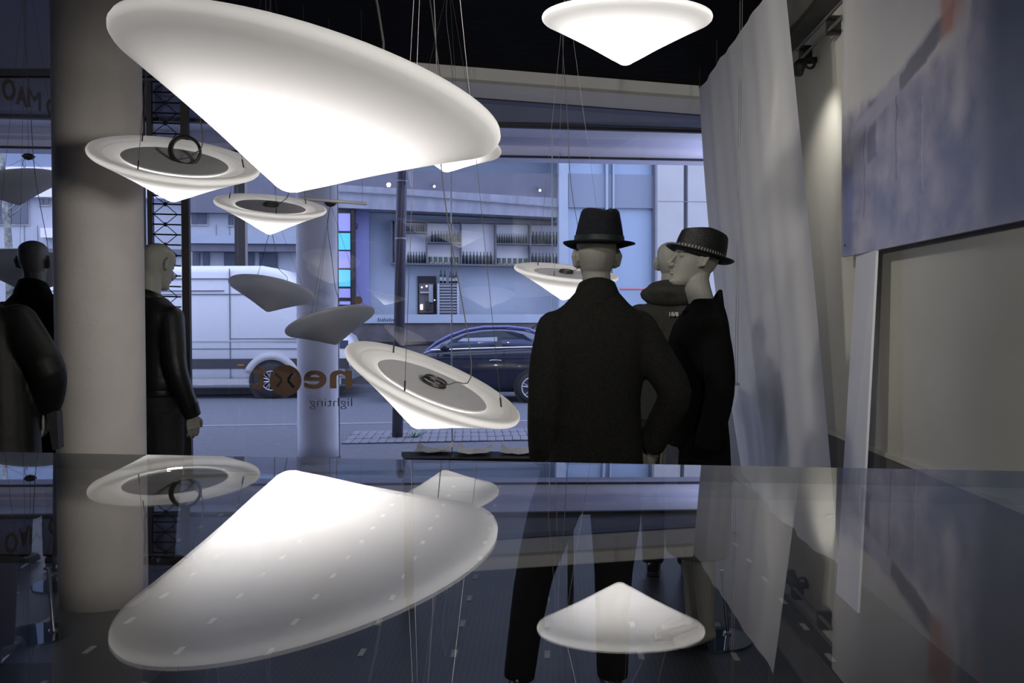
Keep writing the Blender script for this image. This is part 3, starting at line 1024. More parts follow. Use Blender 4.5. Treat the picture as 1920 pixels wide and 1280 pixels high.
# van: front to +x, side facing -y
VD = 18.9
vl = at(655, 748, VD)
van = root('delivery_van', (vl.x, vl.y + 0.95, -0.15), 'white panel van with dark rub strip parked across the street', 'van', rz=math.atan(SL) * 0.25)
st = [(-6.0, 0.93, .38, 2.50), (-5.9, 0.97, .36, 2.62), (-4, 0.98, .36, 2.66), (-1.75, 0.98, .36, 2.66), (-1.35, .97, .36, 2.58), (-1.0, .965, .36, 2.2), (-0.55, .95, .36, 1.62), (-0.45, .94, .36, 1.42), (-0.12, .92, .36, 1.22), (0.0, .86, .38, .95)]
MB().rings([ring_sec(x, w, a_, b_, 0.1, 0.14) for x, w, a_, b_ in st]).build('body', M['van'], van, smooth=True, local=True)
MB().box(-5.95, -0.03, -1.0, -0.97, 0.60, 0.80).build('rub_strip', M['van_dark'], van, local=True)
for z, x0, x1 in ((2.40, -5.9, -1.6), (2.16, -5.9, -2.5), (2.09, -5.9, -1.8), (1.20, -2.38, -0.4), (1.0, -5.9, -0.3)):
    MB().box(x0, x1, -0.992, -0.97, z - 0.008, z + 0.008).build('side_seam', M['seam'], van, local=True)
MB().box(-5.9, -0.5, -0.995, -0.97, 1.14, 1.165).build('crease', M['white_pillar'], van, local=True)
for x in (-2.39, -4.3):
    MB().box(x - 0.009, x + 0.009, -0.992, -0.97, 0.4, 2.6).build('door_seam', M['seam'], van, local=True)
MB().box(-5.9, -0.2, -0.985, -0.9, 0.28, 0.40).build('sill', M['white_pillar'], van, local=True)
MB().box(-2.24, -2.12, -1.012, -0.99, 0.66, 0.69).build('side_marker', M['amber'], van, local=True)
for x in (-1.57, -4.85):
    MX = Matrix.Translation((x, -0.955, 0.34)) @ Matrix.Rotation(PI / 2, 4, 'X')
    b = MB()
    for (r0_, r1_) in ((0.44, 0.58),):
        pts = []
        for k in range(17):
            t = PI * (0.12 + 0.76 * k / 16)
            pts.append((math.cos(t), math.sin(t)))
        ringsA = [[Vector((x + c * r0_, -1.02, .34 + s * r0_)), Vector((x + c * r1_, -1.0, .34 + s * r1_)), Vector((x + c * r1_, -0.93, .34 + s * r1_)), Vector((x + c * r0_, -0.93, .34 + s * r0_))] for c, s in pts]
        b.rings(ringsA)
    b.build('wheel_arch', M['white_pillar'], van, smooth=True, local=True)
    MB().lathe([(0, 0.03), (0.45, 0.03), (0.45, 0.05), (0, 0.05)], 32, MX).build('wheel_well', M['tyre'], van, local=True)
    wheel(van, x, -0.93, 0.36, 0.36, 0.22, 0.2, 8)
MB().prism([(-0.5, -0.955, 1.5), (-0.72, -0.975, 1.8), (-1.02, -0.985, 2.12), (-1.02, -0.985, 1.5)], (0, 0.02, 0)).build('cab_window', M['car_glass'], van, local=True)
MB().box(-0.22, -0.06, -0.93, -0.86, 1.0, 1.16).build('headlight', M['win_dark'], van, local=True)
MB().box(-0.3, 0.06, -0.92, 0.92, 0.36, 0.66).build('bumper', M['kerb'], van, local=True, bevel=0.03)

# car: front to -x
CDST = 17.7
cl = at(713, 755, CDST)
car = root('hatchback_car', (cl.x, cl.y + 0.85, -0.15), 'small dark navy hatchback parked in front of the wine bar', 'car', rz=0.0)
low = [(0.0, .55, .28, .62), (.06, .66, .22, .70), (.25, .76, .2, .80), (.6, .80, .2, .90), (.9, .815, .2, .965), (1.6, .82, .2, .99), (2.5, .82, .2, 1.02), (3.0, .81, .2, 1.03), (3.3, .78, .22, 1.0), (3.48, .70, .26, .90), (3.55, .6, .32, .75)]
MB().rings([ring_sec(x, w, a_, b_, 0.12, 0.1) for x, w, a_, b_ in low]).build('body', M['car'], car, smooth=True, local=True)
up = [(.80, .70, .93, .95), (1.0, .70, .95, 1.12), (1.25, .68, .97, 1.27), (1.55, .66, .98, 1.385), (1.9, .65, .99, 1.445), (2.3, .64, 1.0, 1.455), (2.7, .63, 1.0, 1.42), (2.95, .62, 1.0, 1.36), (3.15, .61, 1.0, 1.22), (3.36, .60, .98, 1.02)]


def green(x, w, zb, zt):
    h = [(-w * 1.08, zb - 0.02), (-w * 1.06, zb + (zt - zb) * 0.35), (-w * 0.98, zb + (zt - zb) * 0.8), (-w * 0.85, zt - 0.015), (-w * 0.6, zt)]
    return [Vector((x, y, z)) for y, z in h + [(-y, z) for y, z in reversed(h)]]


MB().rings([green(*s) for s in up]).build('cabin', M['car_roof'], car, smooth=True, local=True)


def side_glass(name, pts, m, dy=0.0):
    P = []
    for x, z in pts:
        # follow the cabin's side
        i = max(k for k in range(len(up)) if up[k][0] <= x + 1e-6)
        j = min(i + 1, len(up) - 1)
        t = 0 if i == j else (x - up[i][0]) / (up[j][0] - up[i][0])
        w = up[i][1] + (up[j][1] - up[i][1]) * t
        zb = up[i][2] + (up[j][2] - up[i][2]) * t
        zt = up[i][3] + (up[j][3] - up[i][3]) * t
        q = max(0, min(1, (z - zb) / max(0.01, zt - zb)))
        y = -w * (1.08 - 0.1 * q) - 0.006 - dy
        P.append((x, y, z))
    return MB().prism(P, (0, 0.012, 0)).build(name, M[m], car, local=True)


side_glass('front_window', [(1.12, 1.0), (1.35, 1.19), (1.62, 1.30), (1.9, 1.345), (2.22, 1.36), (2.24, 1.03)], 'car_glass')
side_glass('quarter_window', [(2.30, 1.03), (2.28, 1.36), (2.5, 1.345), (2.7, 1.29), (2.88, 1.16), (2.97, 1.06)], 'car_glass')
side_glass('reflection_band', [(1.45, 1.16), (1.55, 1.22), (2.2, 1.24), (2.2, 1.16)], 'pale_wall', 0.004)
side_glass('pillar_cover', [(2.16, 1.03), (2.16, 1.36), (2.29, 1.36), (2.29, 1.03)], 'van_dark', 0.003)
MB().tube([(.95, -0.80, 1.0), (1.7, -0.79, 1.025), (2.4, -0.775, 1.045), (3.0, -0.745, 1.055)], 0.012, 6).build('belt_trim', M['chrome'], car, local=True)
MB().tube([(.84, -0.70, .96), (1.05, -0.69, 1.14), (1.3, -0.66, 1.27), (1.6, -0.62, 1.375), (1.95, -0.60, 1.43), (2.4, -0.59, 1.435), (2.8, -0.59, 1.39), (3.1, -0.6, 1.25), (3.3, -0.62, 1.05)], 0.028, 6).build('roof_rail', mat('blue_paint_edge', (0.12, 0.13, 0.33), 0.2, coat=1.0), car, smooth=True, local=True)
MB().ball((1.22, -0.90, 1.05), (0.10, 0.07, 0.075), 12).build('mirror', M['car'], car, smooth=True, local=True)
MB().tube([(2.06, -0.835, .80), (2.12, -0.845, .81), (2.2, -0.845, .81), (2.28, -0.835, .80)], 0.016, 8).build('door_handle', M['chrome'], car, local=True)
MB().ball((2.15, -0.82, .785), (0.06, 0.012, 0.035), 10).build('handle_cup', M['van_dark'], car, smooth=True, local=True)
for x in (1.08, 2.33):
    MB().box(x - 0.005, x + 0.005, -0.829, -0.80, 0.35, 1.0).build('door_seam', M['tyre'], car, local=True)
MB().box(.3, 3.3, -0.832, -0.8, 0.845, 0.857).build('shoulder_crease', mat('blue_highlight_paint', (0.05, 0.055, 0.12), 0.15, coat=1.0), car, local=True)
MB().tube([(2.85, 0, 1.38), (2.98, 0, 1.47)], [0.03, 0.006], 6).build('aerial', M['tyre'], car, local=True)
for x in (.62, 2.86):
    MX = Matrix.Translation((x, -0.80, 0.29)) @ Matrix.Rotation(PI / 2, 4, 'X')
    MB().lathe([(0, 0.0), (0.35, 0.0), (0.35, 0.025), (0, 0.025)], 32, MX).build('wheel_well', M['tyre'], car, local=True)
    wheel(car, x, -0.80, 0.285, 0.285, 0.18, 0.205, 5)

# ================================================================ WINDOW LETTERING
def text_mesh(txt, size, extrude=0.001, bold=0.0):
    c = bpy.data.curves.new('text', 'FONT')
    c.body = txt
    c.size = size
    c.extrude = extrude
    c.offset = bold
    c.align_x = 'LEFT'
    o = bpy.data.objects.new('text_tmp', c)
    COL.objects.link(o)
    bpy.context.view_layer.update()
    dg = bpy.context.evaluated_depsgraph_get()
    me = bpy.data.meshes.new_from_object(o.evaluated_get(dg))
    bpy.data.objects.remove(o)
    return me


def place_text(name, txt, px0, px1, ytop, ybase, d0, b, m, mirrored, parent, bold=0.0, dy=0.0):
    """letters standing on the plane, fitted to a pixel box, mirrored when read from inside"""
    me = text_mesh(txt, 1.0, 0.0, bold)
    co = np.zeros(len(me.vertices) * 3, dtype=np.float32)
    me.vertices.foreach_get('co', co)
    co = co.reshape(-1, 3)
    lo, hi = co.min(0), co.max(0)
    n = co.copy()
    u = (co[:, 0] - lo[0]) / (hi[0] - lo[0])
    v = (co[:, 1] - lo[1]) / (hi[1] - lo[1])
    if mirrored:
        u = 1 - u
    org = ORG[parent.name] if parent else Vector((0, 0, 0))
    a0, z0 = az(px0, ybase, d0, b)
    a1, z0b = az(px1, ybase + dy, d0, b)
    _, z1 = az(px0, ytop, d0, b)
    for i in range(len(n)):
        a = a0 + (a1 - a0) * u[i]
        z = z0 + (z0b - z0) * u[i] + (z1 - z0) * v[i]
        n[i] = fr(d0, a, b, z) - org
    me.vertices.foreach_set('co', n.astype(np.float32).ravel())
    me.update()
    return link(name, me, M[m], parent)


lo = root('shop_logo', fr(D0, az(570, 715, D0)[0], -0.01, az(570, 715, D0)[1]), 'brown mirrored lettering with orange disc stuck on the window glass', 'sticker')
place_text('letter', 'n', 618, 660, 693, 727, D0, -0.006, 'sticker', True, lo, 0.018)
place_text('letter', 'e', 569, 612, 693, 728, D0, -0.006, 'sticker', True, lo, 0.018)
place_text('letter', 't', 473, 500, 682, 729, D0, -0.006, 'sticker', True, lo, 0.018)
cc = pq(535, 712, -0.004)
MX = Matrix.Translation(cc) @ Matrix.Rotation(math.atan(SL), 4, 'Z') @ Matrix.Rotation(PI / 2, 4, 'X')
rad_ = 29.5 * cc.y / FPX
MB().lathe([(0, 0), (rad_, 0), (rad_, 0.0015), (0, 0.0015)], 40, MX).build('disc', M['sticker'], lo)


def stroke(pts, w, m, name='stroke'):
    MB().tube([pq(x, y, -0.009) for x, y in pts], [(w, 0.001)] * len(pts), 6, side=(TN.x, TN.y, 0)).build(name, M[m], lo)


stroke([(549, 699), (541, 708), (541, 714), (551, 725)], 0.012, 'sticker_dark')
stroke([(554, 698), (546, 706)], 0.014, 'white_pillar')
stroke([(516, 699), (526, 708), (527, 714), (519, 724)], 0.012, 'sticker_grey')
place_text('small_lettering', 'lighting', 580, 660, 745, 766, D0, -0.006, 'sticker_grey', True, lo, -0.012)
o = pq(672, 562, -0.004)  # orange disc stands in for a reflection in the glass
MX = Matrix.Translation(o) @ Matrix.Rotation(math.atan(SL), 4, 'Z') @ Matrix.Rotation(PI / 2, 4, 'X')
MB().lathe([(0, 0), (0.037, 0), (0.037, 0.002), (0, 0.002)], 24, MX).build('reflected_disc', M['sticker'], None, smooth=False,
       label='small round orange disc standing in for a reflection on the window glass above the tilted unlit shade', cat='sticker')
sg = root('shop_sign', pq(50, 180, 0.0), 'large brown letters OAM fixed on the transom above the left window', 'sign')
place_text('letter', 'O', 5, 29, 143, 183, D0, 0.015, 'sign_brown', True, sg, 0.02, 4)
place_text('letter', 'A', 31, 52, 155, 192, D0, 0.015, 'sign_brown', True, sg, 0.02, 8)
place_text('letter', 'M', 53, 77, 161, 197, D0, 0.015, 'sign_brown', True, sg, -0.004, 10)
place_text('letter', 'C', 88, 110, 178, 214, D0, 0.015, 'sign_brown', False, sg, 0.02, 10)

# ================================================================ PENDANT LAMPS
R, H = 0.35, 0.19


def shade_profile():
    pr = []
    # rounded point at the bottom
    pr.append((0.0, -H))
    for r, z in ((0.010, -H + 0.0012), (0.020, -H + 0.0045), (0.030, -H + 0.0105)):
        pr.append((r, z))
    n = 14
    r0, z0 = 0.030, -H + 0.0105
    for i in range(1, n + 1):
        t = i / n
        r = r0 + (R - 0.008 - r0) * t
        z = z0 + (-0.016 - z0) * t - 0.010 * math.sin(PI * t) * (1 if t > 0.3 else t / 0.3) * -1 * 0.4
        pr.append((r, z))
    pr += [(R - 0.002, -0.010), (R, -0.002), (R - 0.003, 0.006), (R - 0.012, 0.009), (R * 0.9, 0.006), (R * 0.845, 0.001), (R * 0.825, -0.005), (R * 0.80, -0.004), (R * 0.7, -0.012), (R * 0.60, -0.021)]
    return pr


b = MB()
b.lathe(shade_profile(), 72)
shade_me = b.mesh('shade')
shade_me.polygons.foreach_set('use_smooth', [True] * len(shade_me.polygons))
b = MB()
b.lathe([(0, -0.009), (R * 0.615, -0.009), (R * 0.622, -0.0115), (R * 0.615, -0.014), (0, -0.014)], 56)
plate_me = b.mesh('plate')
b = MB()
b.torus(0.046, 0.0048, 28, 8, Matrix.Translation((0, 0, 0.0)))
b.torus(0.042, 0.0042, 28, 8, Matrix.Translation((0.004, 0, 0.012)))
coil_me = b.mesh('cable_coil')
b = MB()
for a in (0.6, 2.2, 3.9, 5.3):
    b.lathe([(0, -0.0115), (0.004, -0.011), (0.004, -0.012)], 8, Matrix.Translation((0.14 * math.cos(a), 0.14 * math.sin(a), 0)))
screw_me = b.mesh('screw')


def pendant(label, c, n, lit, hub=None, power=LAMP_POWER, coil=False, spin=0.0, group=None):
    c = Vector(c)
    nz = -math.sqrt(max(0.0, 1 - n[0] ** 2 - n[1] ** 2))
    axis = -Vector((n[0], n[1], nz))          # up through the open side
    q = Vector((0, 0, 1)).rotation_difference(axis)
    Mx = q.to_matrix()
    ro = root('pendant_lamp', c, label, 'lamp', group)
    for nm, me, m in (('shade', shade_me, M['shade']), ('reflector_plate', plate_me, M['plate']), ('cable_coil', coil_me, M['coil'])):
        o = link(nm, me, m, ro)
        o.rotation_mode = 'QUATERNION'
        o.rotation_quaternion = q
        if nm == 'cable_coil' and coil:
            o.rotation_quaternion = q @ Euler((1.15, 0.25, 0.2)).to_quaternion()
            o.location = Mx @ Vector((0.03, 0.02, 0.035))
            o.scale = (1.35, 1.35, 1.35)
    top = hub if hub is not None else Vector((c.x, c.y, cz(c.x)))
    for k in range(3):
        a = spin + 2 * PI * k / 3
        p = c + Mx @ Vector((R * 0.80 * math.cos(a), R * 0.80 * math.sin(a), -0.003))
        w = MB().tube([p, top], 0.0011, 5).build('suspension_wire', M['wire'], ro)
        d = (top - p).normalized()
        MB().tube([p, p + d * 0.036], 0.0032, 6).build('ferrule', M['coil'], w)
    pc = c + Mx @ Vector((0.02, 0, 0.0))
    sag = Vector((0.10, 0.02, 0))
    pts = [pc, pc + Mx @ Vector((0.05, 0, 0.03)), c + Mx @ Vector((0.10, 0.02, 0.12)), c + (top - c) * 0.3 + sag * 0.35, c + (top - c) * 0.55 + sag * 0.1, c + (top - c) * 0.8 - sag * 0.2, top]
    MB().tube(smooth_path(pts, 5), 0.0024, 6).build('power_cord', M['cord'], ro, smooth=True)
    if hub is not None:
        t2 = Vector((hub.x, hub.y, cz(hub.x) if hub.x > -2.3 else 4.6))
        MB().lathe([(0, -0.03), (0.03, -0.02), (0.052, 0.0), (0.03, 0.02), (0, 0.026)], 20, Matrix.Translation(hub)).build('hub', M['steel'], ro, smooth=True)
        MB().tube([hub, t2], 0.0015, 5).build('hanger_wire', M['wire'], ro)
    if lit:
        L = lamp_light('lamp_bulb', 'POINT', c + Mx @ Vector((0, 0, -0.060)), power, (1.0, 0.975, 0.945), None, 0.032)
    return ro


def smooth_path(pts, n=4):
    out = []
    P = [Vector(p) for p in pts]
    for i in range(len(P) - 1):
        p0, p1, p2, p3 = P[max(i - 1, 0)], P[i], P[i + 1], P[min(i + 2, len(P) - 1)]
        for k in range(n):
            t = k / n
            out.append(0.5 * ((2 * p1) + (p2 - p0) * t + (2 * p0 - 5 * p1 + 4 * p2 - p3) * t * t + (3 * p1 - p0 - 3 * p2 + p3) * t ** 3))
    out.append(P[-1])
    return out


LG = 'cone pendant lamps'
pendant('huge tilted glowing white cone lamp hanging nearest, filling the upper left', (-0.359, 1.706, 1.862), (-0.237, -0.068), True, spin=0.5, power=LAMP_POWER * 0.68)
pendant('glowing cone lamp with black cable ring hanging before the concrete column', (-1.427, 4.013, 2.131), (-0.203, 0.342), True, coil=True, spin=0.35)
pendant('small glowing cone lamp with grey top plate just under the huge shade', (-1.53, 5.997, 2.172), (-0.136, 0.262), True, spin=0.9)
pendant('tilted white cone lamp showing its grey disc before the navy car', (-0.292, 3.505, 1.211), (-0.396, 0.145), True, spin=0.25, power=LAMP_POWER * 1.0)
pendant('glowing cone lamp half hidden behind the man mannequin in the felt hat', (0.362, 6.291, 1.756), (-0.104, 0.187), True, spin=0.2)
pendant('bright glowing cone lamp cut by the upper frame edge, under black ceiling', (0.476, 3.916, 2.686), (-0.022, 0.083), True, spin=0.5, power=LAMP_POWER * 1.8)
pendant('glowing cone lamp whose tip peeks out behind the huge shade', (-0.414, 6.337, 2.613), (-0.138, -0.12), True, spin=0.8)
pendant('unlit grey cone shade hanging before the white van', (-1.961, 7.7, 1.687), (-0.14, -0.281), False, hub=at(516, 398, 7.7), spin=0.3)
pendant('unlit grey cone shade tilted up to the right before the outdoor column', (-1.397, 7.231, 1.429), (0.278, -0.204), False, hub=at(620, 380, 7.25), spin=0.2)
pendant('dim unlit cone shade hung high at the left edge beneath the sign letters', at(28, 338, 7.5), (0.20, -0.05), False, hub=at(54, 291, 7.45) + Vector((0, 0, 0.0)), spin=0.2)
pendant('unlit grey cone shade behind the bald head left of the column', at(58, 497, 6.35), (0.05, -0.25), False, spin=0.2)
# rod beside the hub of the tilted unlit shade
MB().tube([at(564, 371, 7.0), at(688, 381, 7.05)], 0.0125, 10).build('tube_rod', M['white_metal'], None, smooth=True,
     label='slim white tube rod hung level before the outdoor column top', cat='rod')
rd = bpy.data.objects['tube_rod']
for (x, y) in ((572, 371.7), (680, 380.3)):
    P = at(x, y, 7.0)
    MB().tube([P, (P.x, P.y, cz(P.x))], 0.0011, 5).build('hanger_wire', M['wire'], rd)

# ================================================================ CURTAIN, WALL PRINT, LEANING BOARD
TLn, TLf = at(1470, -60, 5.25), at(1311, 166, 8.2)
BLn, BLf = at(1566, 1066, 5.05), at(1384, 892, 7.9)
NU, NV = 90, 40
b = MB()
grid = []
for i in range(NU + 1):
    s = i / NU
    row = []
    for j in range(NV + 1):
        t = j / NV
        top = TLf.lerp(TLn, s)
        bot = BLf.lerp(BLn, s)
        p = top.lerp(bot, t)
        # near edge bows a little, far edge swings out to the right low down
        e = math.sin(PI * t)
        p += Vector((0.012 * e * s, 0, 0))
        p += Vector((-0.06 * math.sin(PI * t) * (1 - s) ** 2, 0, 0))
        fold = (0.018 * math.sin(s * 21 + 0.6 * math.sin(3 * t)) + 0.010 * math.sin(s * 47 + 1.3)) * (0.35 + 0.65 * t) + 0.03 * math.sin(s * 6.0 + 1.0) * t
        p += Vector((1, 0.35, 0)).normalized() * fold
        p += Vector((0, 0, -0.03 * abs(math.sin(s * 9)) * (1 - t)))
        row.append(b.bm.verts.new(p))
    grid.append(row)
for i in range(NU):
    for j in range(NV):
        b.bm.faces.new([grid[i][j], grid[i + 1][j], grid[i + 1][j + 1], grid[i][j + 1]])
cur = root('curtain', (TLf.x, TLf.y, 0), 'white sheer fabric panel hung slantwise from the black ceiling', 'curtain')
b.build('fabric', M['curtain'], cur, smooth=True)
for s in (0.02, 0.3, 0.6, 0.97):
    p = TLf.lerp(TLn, s)
    MB().tube([p + Vector((0, 0, -0.01)), Vector((p.x, p.y, cz(p.x)))], 0.006, 6).build('hook', M['coil'], cur)
hm = []
for i in range(0, NU + 1, 3):
    pass
# thin cables hanging in front of the curtain
for (x, y0) in ((1392, 0), (1396, 0)):
    p = at(x, y0, 4.6)
    q = at(x - 14, 716, 4.6)
    if x == 1392:
        cb = root('hanging_cable', q, 'pair of thin cables hanging straight down before the white curtain', 'cable')
    MB().tube([Vector((p.x, p.y, cz(p.x))), q], 0.0011, 5).build('strand', M['wire'], cb)

# print on the right wall
pl0 = glat(1580, 484, 1.62)
dep0 = pl0.dot(GD)
zb = pl0.z
poster = bpy.data.objects.new('wall_print', None)
b = MB()
b.box(0, 2.9, -0.008, 0.008, 0, 1.75)
me = b.mesh('wall_print')
M['print'] = print_mat()
po = link('wall_print', me, M['print'], None, label='large faded bluish street photograph on a metal sheet on the right wall', cat='picture')
po.location = pl0
po.rotation_euler = (0, 0, math.atan2(-GD.y, -GD.x))
ORG[po.name] = pl0.copy()
po.rotation_euler = Matrix(((-GD.x, GL.x, 0), (-GD.y, GL.y, 0), (0, 0, 1))).to_euler()
for (x, z) in ((0.07, 0.06), (2.83, 0.06), (0.07, 1.69), (2.83, 1.69)):
    b = MB()
    for yy in (1,):
        b.tube([(x, -0.012, z), (x, 0.07, z)], 0.006, 8)
    b.build('wall_fixing', M['coil'], po, local=True)

# leaning white board, foot 20 cm off the wall
f0, f1 = on_floor(1566, 1112), on_floor(1606, 1150)
t0, t1 = at(1608, 440, f0.y + 0.06), at(1645, 440, f1.y + 0.03)
bd = MB().prism([f0, f1, t1, t0], GL * 0.012).build('leaning_board', mat('white_board', (0.66, 0.66, 0.70), 0.6), None,
        label='narrow white board leaning against the right wall under the print', cat='board')

# lighting track and spotlight
tk = root('lighting_track', gr(1.6, 5.9, 3.12), 'pair of thin metal rails of the lighting track along the right wall', 'track')
for dz, dl in ((0.03, 0.0), (-0.035, 0.02)):
    p0 = gr(1.63 + dl, 4.9, 3.16 + dz)
    p1 = gr(1.63 + dl, 6.25, 3.16 + dz)
    MB().tube([p0, p1], 0.010, 6).build('rail', mat('grey_rail', (0.18, 0.18, 0.17), 0.4, metal=0.5), tk)
for d in (5.0, 5.6, 6.2):
    MB().prism([gr(1.64, d, 3.10), gr(1.64, d + 0.03, 3.10), gr(1.64, d + 0.03, 3.21), gr(1.64, d, 3.21)], GL * 0.08).build('bracket', M['coil'], tk)
S0 = at(1524, 116, 5.95)
S1 = at(1500, 132, 5.90)
spt = root('track_spotlight', S0, 'black spotlight clamped to the end of the wall track', 'spotlight')
MB().tube([at(1532, 114, 6.05), at(1502, 117, 5.95)], [0.022, 0.02], 10).build('arm', M['frame'], spt)
MB().tube([at(1505, 118, 5.95), at(1499, 126, 5.95), at(1497, 143, 5.95)], [0.032, 0.042, 0.028], 14).build('head', M['frame'], spt, smooth=True)
MB().torus(0.028, 0.009, 16, 6, Matrix.Translation(at(1520, 121, 5.97)) @ Matrix.Rotation(PI / 2, 4, 'X')).build('knuckle', M['frame'], spt)
lamp_light('track_spot_light', 'SPOT', at(1478, 118, 5.5), 24, WARM, glat(1545, 330, 1.72), 0.05, 74, 1.0)

# ================================================================ SMALL TABLES
# black display table with brochures
tl = [at(752, 846, 4.98), at(1075, 852, 5.05), at(1075, 868, 4.66), at(760, 859, 4.70)]
tz = 0.755
tb = root('display_table', (tl[0].x, tl[0].y, 0), 'low black display table with white legs carrying crumpled brochures', 'table')
top = [on_floor(752, 846, tz), on_floor(1080, 846, tz), on_floor(1080, 859, tz), on_floor(760, 859, tz)]
MB().prism(top, (0, 0, -0.022)).build('table_top', M['table_black'], tb)
legpts = [top[3] + Vector((0.02, 0.03, 0)), top[2] + Vector((-0.03, 0.03, 0)), top[0] + Vector((0.03, -0.03, 0)), top[1] + Vector((-0.03, -0.03, 0))]
for p in legpts:
    MB().box(p.x - 0.013, p.x + 0.013, p.y - 0.013, p.y + 0.013, 0, tz - 0.022).build('leg', M['shelf_grey'], tb)


def brochure(label, px0, px1, pyb, depth, seed, lift):
    rnd = random.Random(seed)
    c0, c1 = on_floor(px0, pyb, tz), on_floor(px1, pyb, tz)
    ro = (c0 + c1) / 2
    nx, ny = 6, 3
    b = MB()
    vv = []
    for i in range(nx + 1):
        row = []
        for j in range(ny + 1):
            s, t = i / nx, j / ny
            p = c0.lerp(c1, s) + Vector((0, depth * t, 0))
            z = 0.004 + lift * (0.55 * abs(s - 0.45) + 0.5 * t * (1 - t) + (0.5 if (i, j) in ((0, ny), (nx, ny)) else 0)) + 0.007 * rnd.random()
            edge = 0.012 * rnd.uniform(-1, 1) if j in (0, ny) else 0
            row.append(b.bm.verts.new(p + Vector((rnd.uniform(-.004, .004), edge, z))))
        vv.append(row)
    for i in range(nx):
        for j in range(ny):
            b.bm.faces.new([vv[i][j], vv[i + 1][j], vv[i + 1][j + 1], vv[i][j + 1]])
    r_ = bmesh.ops.extrude_face_region(b.bm, geom=b.bm.faces[:])
    bmesh.ops.translate(b.bm, verts=[v for v in r_['geom'] if isinstance(v, bmesh.types.BMVert)], vec=(0, 0, 0.003))
    return b.build('brochure', M['paper'], None, label=label, cat='brochure', group='brochures on the black table')


brochure('leftmost crumpled brochure on the black table, smooth and curled', 778, 845, 852, 0.17, 3, 0.045)
brochure('middle crumpled brochure on the black table with torn upturned corner', 856, 922, 855, 0.18, 5, 0.05)
brochure('rightmost crumpled brochure on the black table beside the dark suit', 938, 1004, 854, 0.18, 9, 0.045)

# pale side table at right, half hidden by the coat
sp = on_floor(1366, 720, 1.02)
st_ = root('side_table', (sp.x, sp.y, 0), 'small pale ledge table on a grey post behind the black coat', 'table')
q = [on_floor(1310, 721, 1.02), on_floor(1387, 720, 1.02), on_floor(1364, 703, 1.02), on_floor(1310, 703, 1.02)]
MB().prism(q, (0, 0, -0.014)).build('table_top', M['pale_side'], st_)
p = on_floor(1352, 716, 1.02)
MB().box(p.x - 0.03, p.x + 0.035, p.y, p.y + 0.06, 0, 1.006).build('post', M['shelf_grey'], st_)
MB().box(p.x - 0.15, p.x + 0.12, p.y - 0.06, p.y + 0.2, 0, 0.02).build('foot', M['shelf_grey'], st_)


# ================================================================ MANNEQUINS
def remesh(mb, voxel, smooth_it=4, fac=0.5):
    me = mb.mesh('tmp')
    o = bpy.data.objects.new('tmp', me)
    COL.objects.link(o)
    md = o.modifiers.new('r', 'REMESH')
    md.mode = 'VOXEL'
    md.voxel_size = voxel
    md.use_smooth_shade = True
    if smooth_it:
        s = o.modifiers.new('s', 'SMOOTH')
        s.iterations = smooth_it
        s.factor = fac
    bpy.context.view_layer.update()
    dg = bpy.context.evaluated_depsgraph_get()
    out = bpy.data.meshes.new_from_object(o.evaluated_get(dg))
    bpy.data.objects.remove(o)
    out.materials.clear()
    out.polygons.foreach_set('use_smooth', [True] * len(out.polygons))
    return out


def join_meshes(ms):
    b = bmesh.new()
    for m_ in ms:
        b.from_mesh(m_)
    me = bpy.data.meshes.new('body')
    b.to_mesh(me)
    b.free()
    me.polygons.foreach_set('use_smooth', [True] * len(me.polygons))
    return me


def ell(c, hw, hd, n=24, ex=2.0, fy=None):
    out = []
    for k in range(n):
        a = 2 * PI * k / n
        ca, sa = math.cos(a), math.sin(a)
        x = hw * math.copysign(abs(ca) ** (2 / ex), ca)
        y = hd * math.copysign(abs(sa) ** (2 / ex), sa)
        out.append(Vector((c[0] + x, c[1] + y, c[2])))
    return out


HEAD = [  # z, front y, back y, half width
    (1.594, .088, .050, .014), (1.600, .100, .030, .024), (1.612, .107, .005, .034), (1.628, .104, -.025, .042), (1.645, .102, -.050, .048), (1.660, .102, -.066, .053),
    (1.674, .099, -.080, .058), (1.690, .096, -.090, .063), (1.706, .092, -.098, .067), (1.720, .086, -.103, .070), (1.732, .086, -.106, .072), (1.746, .095, -.108, .074),
    (1.764, .097, -.109, .0755), (1.785, .090, -.104, .0745), (1.805, .075, -.092, .068), (1.822, .050, -.070, .052), (1.833, .022, -.042, .030), (1.837, 0, -.017, .010)]


